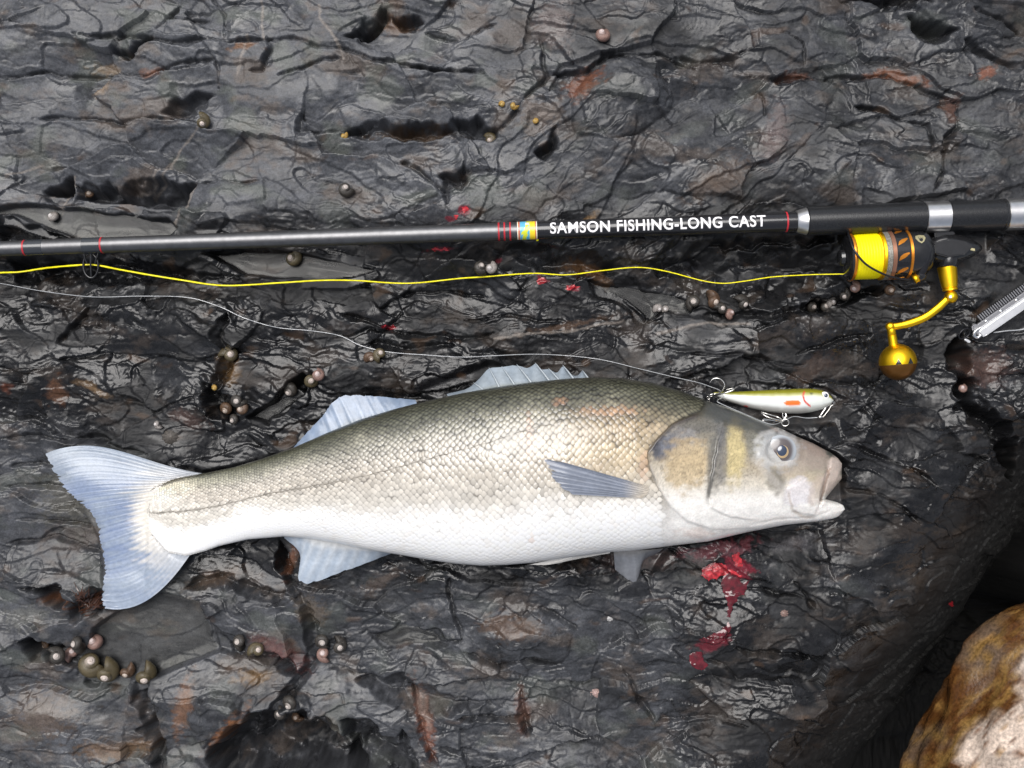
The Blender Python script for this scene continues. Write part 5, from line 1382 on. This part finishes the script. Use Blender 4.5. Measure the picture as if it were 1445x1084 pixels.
# ------------------------------------------------------------------ the lure
lure = empty('fishing_lure', P(1090, 566, 1.2))
tag(lure, 'olive backed white minnow lure with orange spot and hooks', 'lure')
lx = np.array([1007, 1012, 1026, 1041, 1060, 1087, 1109, 1132, 1150, 1160, 1168, 1173, 1176], float)
lt = np.array([554, 553, 553, 552.5, 551.5, 550, 549, 548, 548.5, 550.5, 554.5, 559, 564.5]); lb = np.array([557, 560, 566, 571, 577, 582, 584, 584, 581, 578, 574, 570.5, 565.5])
def make_lure():
    nu, nv = 150, 48
    xs = np.concatenate([np.linspace(1007, 1160, 110), 1160 + (1 - (1 - np.linspace(0.03, 1, 40)) ** 1.8) * 16])
    yt = np.interp(xs, lx, lt); yb = np.interp(xs, lx, lb)
    k = np.ones(9) / 9
    yt = np.convolve(np.pad(yt, 4, mode='reflect', reflect_type='odd'), k, 'valid'); yb = np.convolve(np.pad(yb, 4, mode='reflect', reflect_type='odd'), k, 'valid')
    th = np.linspace(0, 2 * np.pi, nv, endpoint=False)
    yc = (yt + yb) / 2; r = (yb - yt) / 2
    PX = xs[:, None] + 0 * th[None]; PY = yc[:, None] - np.cos(th)[None] * r[:, None]
    Z = 8.6 + np.sin(th)[None] * r[:, None] * 0.5 * 0.86
    v = (1 - np.cos(th))[None] / 2 + 0 * PX
    g = perlin(PX / 10, PY / 10, 420)
    col = lerp_cols(v + 0.03 * g, [(0, (0.16, 0.15, 0.01)), (0.16, (0.26, 0.25, 0.02)), (0.26, (0.52, 0.52, 0.25)), (0.34, (0.72, 0.74, 0.68)), (0.70, (0.72, 0.74, 0.72)), (0.80, (0.42, 0.42, 0.40)), (1, (0.36, 0.35, 0.32))])
    hd = smoothstep(1136, 1144, PX)[..., None] * smoothstep(0.2, 0.4, v)[..., None]
    col = col * (1 - 0.35 * hd) + np.array([0.62, 0.66, 0.58]) * 0.35 * hd
    sd_ = poly_sd(PX, PY, [(1106, 568.5), (1110, 565.5), (1118, 564.2), (1127, 565), (1131, 569.5), (1126, 572.5), (1114, 573), (1109, 571.5)])
    m = (smoothstep(-0.8, 0.8, sd_) * (np.sin(th)[None] > 0))[..., None]; col = col * (1 - m) + np.array([0.72, 0.16, 0.02]) * m
    d, _, _ = seg_dist(PX, PY, [(1135, 553), (1133, 558), (1135, 565), (1139, 570), (1143, 573)])
    m = (smoothstep(1.7, 0.8, d) * (np.sin(th)[None] > 0))[..., None]; col = col * (1 - m) + np.array([0.60, 0.06, 0.04]) * m
    d = np.hypot((PX - 1145) / 3, (PY - 555.5) / 1.6); m = (smoothstep(1.2, 0.5, d) * 0.8)[..., None]; col = col * (1 - m) + np.array([0.05, 0.06, 0.03]) * m
    d = np.hypot((PX - 1052) / 4, (PY - 574) / 2); m = (smoothstep(1.2, 0.6, d) * 0.9)[..., None]; col = col * (1 - m) + np.array([0.55, 0.03, 0.02]) * m
    me = mesh_np('lure_body', Parr(PX, PY, Z).reshape(-1, 3), grid_faces(len(xs), nv, True), col.reshape(-1, 3))
    bm = bmesh.new(); bm.from_mesh(me); bm.verts.ensure_lookup_table()
    bm.faces.new([bm.verts[i] for i in range(nv)]); bm.faces.new([bm.verts[(len(xs) - 1) * nv + i] for i in range(nv)])
    bmesh.ops.recalc_face_normals(bm, faces=bm.faces); bm.to_mesh(me); bm.free()
    for f in me.polygons: f.use_smooth = True
    return link('lure_body', me, M['lure'], lure)
make_lure()
le = dome('lure_eye', 1163.5, 559, 6.2, 1.4, 12.2, M['white'], lure, None, 1.0, 8, 20)
dome('eye_pupil', 1165.3, 558.2, 2.9, 0.8, 13.2, M['pupil'], le, None, 1.0, 6, 16)
def hook(pts, parent, r=0.55):
    n = 22
    return tube('hook', pxpath(pts, n), [r] * (n - 5) + [r * .9, r * .75, r * .55, r * .35, 0.05], M['hook'], parent, 7)
hook([(1005, 558, 8), (1014, 555, 11), (1020, 550, 13), (1022.5, 543, 14), (1019, 537, 14), (1013, 534, 14), (1006, 535, 13.5), (1001, 541, 13)], lure)
hook([(1005, 558, 8), (1018, 556, 14), (1028, 553, 16), (1036, 549.5, 16), (1034, 548, 15), (1024, 550.5, 14)], lure)
hook([(1005, 558, 8), (1012, 562, 6), (1022, 566, 4), (1028, 563, 3), (1026, 558, 3)], lure)
torus('split_ring', P(1004, 558, 8.5), (1, 0.3, 0), (0, 0.5, 1), 2.4, 1.8, 0.45, M['hook'], lure, 20, 6)
torus('tail_eyelet', P(1000, 561.5, 8), (1, 0, 0), (0, 1, 0.6), 1.5, 1.3, 0.4, M['hook'], lure, 16, 6)
tube('hook_hanger', pxpath([(1105, 582, 9), (1104, 586, 9.5), (1106, 591, 10), (1109, 587, 9.5), (1108, 582, 9)], 16), 0.5, M['hook'], lure, 6)
torus('split_ring', P(1108, 596.5, 16), (1, 0, 0.2), (0, 1, 0.2), 2.5, 2.4, 0.5, M['hook'], lure, 22, 6)
hook([(1105, 594, 15), (1094, 592, 16), (1084, 589, 16), (1077, 585, 15), (1074, 581.5, 13), (1078, 579.8, 12)], lure)
hook([(1105, 595, 16), (1096, 594.5, 21), (1086, 593, 23), (1078, 592, 24), (1076, 594, 24.5), (1084, 593.5, 24.5)], lure)
hook([(1105, 594, 15), (1098, 589, 12), (1088, 586, 12), (1080, 583.5, 12), (1076, 582, 12)], lure)
torus('nose_eyelet', P(1173.5, 569.5, 8.5), (1, 0, 0), (0, 1, 0.5), 1.5, 1.6, 0.45, M['hook'], lure, 16, 6)
tube('snap', pxpath([(1172, 571, 8.5), (1168, 572, 9), (1160, 583, 9), (1157, 588.5, 8.5), (1161, 588.5, 8.2), (1168, 580, 8.2), (1173, 572, 8.3)], 30), 0.5, M['hook'], lure, 6)
tube('swivel', pxpath([(1160, 587, 8.4), (1157, 588.5, 8), (1153.5, 588, 7.6)], 8), [0.5, 0.9, 1.3, 1.4, 1.4, 1.3, 0.9, 0.5], M['hook'], lure, 8)

# ------------------------------------------------------------------ the steel tool at the right edge
tool = empty('steel_tool', P(1440, 430, 3))
tag(tool, 'bright steel tool with ridged dark edge lying beside the reel', 'tool')
td = Vector((71, -49)).normalized()           # direction in pixels
tn = Vector((td.y, -td.x))                    # across, towards the top left
def tp(a, b): return (1380 + td.x * a + tn.x * b, 471 + td.y * a + tn.y * b)
def tpoly(*ab): return [tp(a, b) for a, b in ab]
prism('bar', tpoly((2, -8), (10, -9.5), (250, -9.5), (250, 4), (6, 4), (1, 1)), 3.5, 9.5, M['steel'], tool, 1.3)
side_ = prism('side_strip', tpoly((0, 4.4), (250, 4.4), (250, 11.5), (8, 11.5), (2, 9)), 3.0, 7.4, M['dull_steel'], tool, 0.6)
for a in (20, 45, 72, 98, 124):
    x, y = tp(a, 8)
    dome('rivet', x, y, 2.6, 0.8, 7.2, M['steel'], side_, None, 1.2, 5, 14)
ridge_bed = prism('ridged_edge', tpoly((12, 12), (250, 12), (250, 21), (14, 21)), 2.6, 5.6, M['black_metal'], tool, 0.4)
rm = None
for k in range(44):
    a = 15 + k * 3.6
    c = P(*tp(a, 16.8), 5.7)
    if rm is None:
        r_o = prism('ridge', tpoly((a - 0.9, 12.6), (a + 0.9, 12.6), (a + 0.2, 21.4), (a - 1.6, 21.4)), 4.6, 7.0, M['dull_steel'], ridge_bed, 0.25)
        rm = r_o.data; rc = c
    else:
        o = bpy.data.objects.new('ridge', rm); C.objects.link(o); o.parent = ridge_bed; o.location = c - rc
prism('tip_shoulder', tpoly((-2, -2), (5, -3), (9, 8), (4, 15), (0, 15), (-4, 6)), 3, 8.4, M['dull_steel'], tool, 1.0)
tube('tip_curl', pxpath([tp(8, 5) + (9.6,), tp(-2, 5) + (9.8,), tp(-6, 1) + (9,), tp(-4, -4) + (8,), tp(2, -4) + (8.6,)], 20), 1.1, M['steel'], tool, 8)
torus('end_ring', P(1361, 471, 6.5), (td.x, -td.y, 0), (tn.x, -tn.y, 0.5), 4.6, 3.4, 0.5, M['black_metal'], tool, 26, 6)
prism('spring_clip', [(1362, 477.5), (1369, 480.5), (1370, 483), (1367, 484), (1361, 480)], 2.5, 4.5, M['steel'], tool, 0.3)
tw = tube('wire', lie([(1402, 469.5), (1420, 467), (1445, 464.5), (1500, 452)], 40, 1.0), 0.5, M['nylon'], None, 6)
tag(tw, 'short piece of thin pale wire under the steel tool', 'wire')

# ------------------------------------------------------------------ periwinkles and other small shells
def snail_mesh(name, body, tipc, band):
    turns, nt, ns = 3.1, 64, 14
    V = []; Cl = []
    for i in range(nt):
        t = i / (nt - 1)
        a = t * turns * 2 * math.pi
        g = math.exp(0.66 * (a - turns * 2 * math.pi) / (2 * math.pi))
        rc, rt, zc = 0.44 * g, 0.56 * g, 0.98 * (1 - g)
        if t > 0.97: rt *= 1.06
        for k in range(ns):
            b = 2 * math.pi * k / ns
            r = rc + rt * math.cos(b); z = zc + rt * 1.02 * math.sin(b)
            V.append((r * math.cos(a), r * math.sin(a), z))
            w = smoothstep(0.46, 0.26, np.array(g)) if False else float(np.clip((0.46 - g) / 0.16, 0, 1))
            st = 0.5 + 0.5 * math.sin(b * 3 + 2 * math.sin(a * 1.7))
            c = np.array(body) * (0.75 + 0.5 * st * band) * (0.85 + 0.3 * math.sin(a * 2.3 + k) ** 2)
            Cl.append(c * (1 - w) + np.array(tipc) * w)
    F = grid_faces(nt, ns, True)
    me = mesh_np(name, np.array(V), F, np.clip(np.array(Cl), 0.01, 0.85))
    bm = bmesh.new(); bm.from_mesh(me); bm.verts.ensure_lookup_table()
    lastring = [bm.verts[(nt - 1) * ns + k] for k in range(ns)]
    bm.faces.new(lastring); bm.faces.new([bm.verts[k] for k in range(ns)])
    bmesh.ops.recalc_face_normals(bm, faces=bm.faces)
    bm.to_mesh(me); bm.free()
    for f in me.polygons: f.use_smooth = True
    me.materials.append(M['shell'])
    return me
SH = {'dark': snail_mesh('dark_shell', (0.042, 0.036, 0.030), (0.52, 0.46, 0.42), 0.5),
      'olive': snail_mesh('olive_shell', (0.085, 0.066, 0.032), (0.55, 0.47, 0.42), 0.7),
      'brown': snail_mesh('brown_shell', (0.10, 0.058, 0.034), (0.50, 0.42, 0.36), 0.8),
      'pink': snail_mesh('pink_shell', (0.24, 0.145, 0.12), (0.60, 0.50, 0.48), 0.6),
      'yellow': snail_mesh('yellow_shell', (0.40, 0.24, 0.05), (0.50, 0.36, 0.12), 0.4),
      'white': snail_mesh('white_shell', (0.30, 0.27, 0.25), (0.62, 0.58, 0.56), 0.4)}
def snail(px, py, r, kind, label, group=None, tilt=None, spin=None, name='periwinkle_snail'):
    o = bpy.data.objects.new(name, SH[kind]); C.objects.link(o)
    zg = groundp(px, py)
    rm_ = r * 0.00067
    tl = tilt if tilt is not None else rng.uniform(0.25, 0.7)
    sp = spin if spin is not None else rng.uniform(0, 2 * math.pi)
    o.rotation_euler = (Matrix.Rotation(sp, 4, 'Z') @ Matrix.Rotation(tl, 4, 'X') @ Matrix.Rotation(rng.uniform(0, 6.28), 4, 'Z')).to_euler()
    o.scale = (rm_, rm_, rm_)
    # highest ground under the shell carries it
    p = P(px, py, zg)
    o.location = P(px, py, zg + rm_ * 1000 * 0.55)
    tag(o, label, 'snail', group)
    return o
ADJ = {'dark': 'blackish', 'olive': 'olive', 'brown': 'brown', 'pink': 'pinkish', 'white': 'pale', 'yellow': 'yellow'}
def cluster(items, label, group):
    kinds = [it[3] for it in items]
    for px, py, r, k in items:
        snail(px, py, r, k, ADJ[k] + ' ' + label, group)
snail(286, 171, 10, 'olive', 'olive snail with white worn tip on the grey slab above the rod', tilt=0.6, spin=0.3)
snail(126, 276, 8.5, 'brown', 'brown snail at the edge of the dark pit near the big puddle')
snail(76, 308, 8, 'white', 'pale grey snail lying in the puddle above the rod')
snail(487, 268, 10, 'dark', 'dark snail above the plain grey part of the rod', tilt=0.3)
snail(415, 366, 11, 'olive', 'olive snail in the small puddle under the rod')
snail(849, 52, 10, 'pink', 'pinkish snail beside a crack on the upper rock', tilt=0.5)
snail(693, 197, 9, 'olive', 'olive snail at the end of the long brown pit')
snail(486, 192, 5, 'yellow', 'tiny yellowish snail at the start of the long brown pit')
cluster([(726,149,5.5,'yellow'),(709,147,4.5,'yellow'),(756,172,4.5,'yellow')], 'tiny snail on the pale brown rock above the rod', 'tiny yellow snails')
cluster([(677,378,9,'dark'),(693,379,8,'white')], 'snail sitting between rod badge and yellow line', 'pair of snails under the rod')
cluster([(411,549,11,'dark'),(438,536,10,'olive'),(448,531,9,'pink')], 'snail in the crack beside the rear dorsal fin', 'snails by the dorsal fin')
cluster([(336,564,10,'dark'),(322,575,10,'brown'),(343,577,9,'brown'),(333,592,8,'dark')], 'snail in the tight cluster above the tail', 'snail cluster above the tail')
snail(324, 502, 12, 'olive', 'greenish snail wedged in the crevice below the clear line')
snail(304, 547, 4.5, 'yellow', 'tiny yellow snail near the crevice below the clear line')
snail(224, 599, 6, 'white', 'small whitish snail above the tail fin')
cluster([(522,503,8,'brown'),(536,501,9,'olive')], 'snail touching the clear line above the dorsal fins', 'pair of snails at the clear line')
cluster([(928,435,6.5,'white'),(940,437,5.5,'white')], 'small snail under water in the narrow wedge pool', 'pale snails in the wedge pool')
cluster([(980,427,10.5,'dark'),(1003,424,11.5,'brown'),(1016,437,9,'dark'),(1029,443,7,'pink'),(1045,427,10.5,'dark')], 'snail in the row beside the wedge pool', 'row of snails by the wedge pool')
cluster([(1144,432,8.5,'dark'),(1162,434,9.5,'dark'),(1173,427,7,'white'),(1191,416,8,'dark'),(1206,405,8,'pink'),(1256,407,8,'brown')], 'snail in the crack just below the reel', 'snails below the reel')
snail(1357, 549, 6.5, 'pink', 'lone pinkish snail in the deep crack under the steel tool')
cluster([(66,910,10,'brown'),(79,927,12,'dark'),(103,923,10,'pink'),(113,908,11,'dark')], 'snail in the group at the corner of the slab pool', 'snails at the slab pool corner')
snail(134, 909, 11, 'pink', 'pink snail lying on the wet slab below the tail', tilt=0.7)
snail(128, 938, 17, 'olive', 'large brown olive snail touching a twin in the slab pool', tilt=0.6, spin=2.6)
snail(151, 945, 16, 'olive', 'large olive snail with orange tip leaning on its twin', tilt=0.6, spin=0.2)
snail(179, 945, 10.5, 'brown', 'oval brown snail between the large ones in the slab pool', tilt=0.65, spin=0.1)
snail(204, 949, 15, 'olive', 'large green snail with pink tip at the slab pool rim', tilt=0.7, spin=0.4)
cluster([(341,905,10.5,'dark'),(362,918,10.5,'olive')], 'snail in the crevice right of the slab pool', 'pair of snails by the red stain')
cluster([(456,902,11,'dark'),(477,911,11,'dark'),(458,923,10,'pink')], 'snail in the group of three below the anal fin', 'three snails below the anal fin')
cluster([(412,990,11,'dark'),(394,1008,9,'dark'),(420,1010,8,'brown')], 'snail at the mouth of the deep black hole', 'snails at the black hole')

def limpet(px, py, r, c, label, name='limpet'):
    n, m = 8, 20
    rr = np.linspace(0, 1, n)[:, None]; th = np.linspace(0, 2 * np.pi, m, endpoint=False)[None]
    rad = r * (1 + 0.10 * np.cos(th * 9) * rr)
    A = px + rr * rad * np.cos(th) * 1.15; B = py + rr * rad * np.sin(th)
    zg = groundp(px, py)
    Z = zg - 0.4 + (1 - rr ** 1.2) * r * 0.30 + 0.15 * np.cos(th * 9) * rr
    col = np.array(c) * (0.7 + 0.5 * (1 - rr) + 0.2 * np.cos(th * 9))[..., None]
    me = mesh_np(name, Parr(A, B, Z + 0 * A).reshape(-1, 3), grid_faces(n, m, True)[:, ::-1], np.clip(col, 0.01, 0.85).reshape(-1, 3))
    o = link(name, me, M['shell']); tag(o, label, 'limpet')
limpet(240, 617, 10, (0.075, 0.065, 0.055), 'dark limpet on the flat slab above the tail')
limpet(841, 979, 7, (0.34, 0.23, 0.21), 'pinkish white limpet on rock below the fish belly')
limpet(860, 872, 5, (0.42, 0.41, 0.40), 'small white barnacle like limpet below the pelvic fin')
limpet(1106, 866, 6, (0.20, 0.13, 0.11), 'brownish limpet near the blood spill')

# ------------------------------------------------------------------ blood
def gsurf(A, B):
    return np.vectorize(groundp)(A, B)
def blood(name, pts, mat, label, thick=0.9, flat=None):
    def hf(A, B, s):
        z = gsurf(A, B)
        if flat is not None:
            base = np.percentile(z[s > 0], flat)
            z = np.maximum(z, base)
        return z + 0.12 + thick * np.sqrt(np.clip(s / 10, 0, 1))
    o = sheet(name, pts, hf, mat, grow=0.5, step=1.1)
    tag(o, label, 'blood')
blood('blood_pool', [(991,801),(998,796),(1012,794),(1024,797),(1028,804),(1022,812),(1010,817),(999,820),(991,812)], M['fresh_blood'], 'bright red blood clot nearest the fish throat', 0.8, 60)
blood('blood_pool', [(1022,812),(1034,808),(1044,812),(1048,822),(1057,822),(1052,836),(1041,846),(1034,858),(1030,872),(1026,872),(1027,852),(1020,836),(1018,822)], M['blood'], 'tapering pool of dark red blood running down the rock', 0.6, 78)
blood('blood_pool', [(1022,806),(1034,802),(1046,814),(1040,834),(1028,832),(1020,820)], M['fresh_blood'], 'bright red blood foam on top of the tapering pool', 1.3, 60)
blood('blood_pool', [(1033,782),(1044,780),(1047,792),(1048,800),(1040,800),(1034,793)], M['fresh_blood'], 'small red blood smear just below the fish', 0.4)
blood('blood_pool', [(972,924),(980,920),(991,920),(993,930),(1001,940),(994,945),(984,946),(976,940)], M['blood'], 'round dark red blood pool at the end of the trail', 0.5, 85)
blood('blood_pool', [(990,902),(1004,896),(1018,888),(1028,878),(1033,886),(1030,896),(1014,902),(1004,910),(994,912)], M['blood'], 'thin broken blood film between the two pools', 0.15)
for cx, cy, rx, ry_, lab in ((656, 296, 5, 6, 'red blood spot above the grey part of the rod'), (644, 306, 4, 3, 'small red blood spot touching the rod edge'), (806, 405, 10, 3, 'long red blood streak under the yellow line'),
                             (763, 397, 7, 5, 'red blood splash crossing the yellow line'), (550, 462, 9, 2.4, 'thin red blood streak above the clear line'), (1343, 852, 3.4, 2.6, 'tiny red drop on the dark flank near the boulder'), (622, 352, 14, 2.5, 'faint red streak just under the rod')):
    a = np.linspace(0, 2 * np.pi, 12, endpoint=False)
    blood('blood_spot', [(cx + rx * math.cos(t) * (1 + 0.3 * math.sin(3 * t + cx)), cy + ry_ * math.sin(t) * (1 + 0.3 * math.cos(2 * t + cy))) for t in a], M['fresh_blood'], lab, 0.3)

# ------------------------------------------------------------------ a tuft of red seaweed by the tail
def seaweed(cx, cy, n, spread, ln, label):
    V = []; F = []
    for k in range(n):
        bx0, by0 = cx + rng.normal(0, spread), cy + rng.normal(0, spread * 0.7)
        a = rng.normal(-0.9, 0.7); L = ln * rng.uniform(0.5, 1.3); z0 = groundp(bx0, by0)
        curl = rng.normal(0, 0.05); wd = rng.uniform(0.6, 1.3)
        x, y = bx0, by0; b0 = len(V)
        for i in range(6):
            t = i / 5
            zz = max(groundp(x, y), z0 - 3) + 0.5 + 2.2 * math.sin(math.pi * min(t * 1.1, 1)) * rng.uniform(0.6, 1)
            w_ = wd * (1 - 0.8 * t)
            V += [tuple(P(x - math.sin(a) * w_, y + math.cos(a) * w_, zz)), tuple(P(x + math.sin(a) * w_, y - math.cos(a) * w_, zz + 0.2))]
            x += math.cos(a) * L / 5; y += math.sin(a) * L / 5; a += curl * 6 / 5
        F += [(b0 + 2 * i, b0 + 2 * i + 1, b0 + 2 * i + 3, b0 + 2 * i + 2) for i in range(5)]
    me = mesh_np('seaweed_tuft', V, F)
    o = link('seaweed_tuft', me, M['weed']); tag(o, label, 'seaweed')
seaweed(122, 852, 90, 9, 20, 'dark red seaweed tuft beside the lower tail tip')
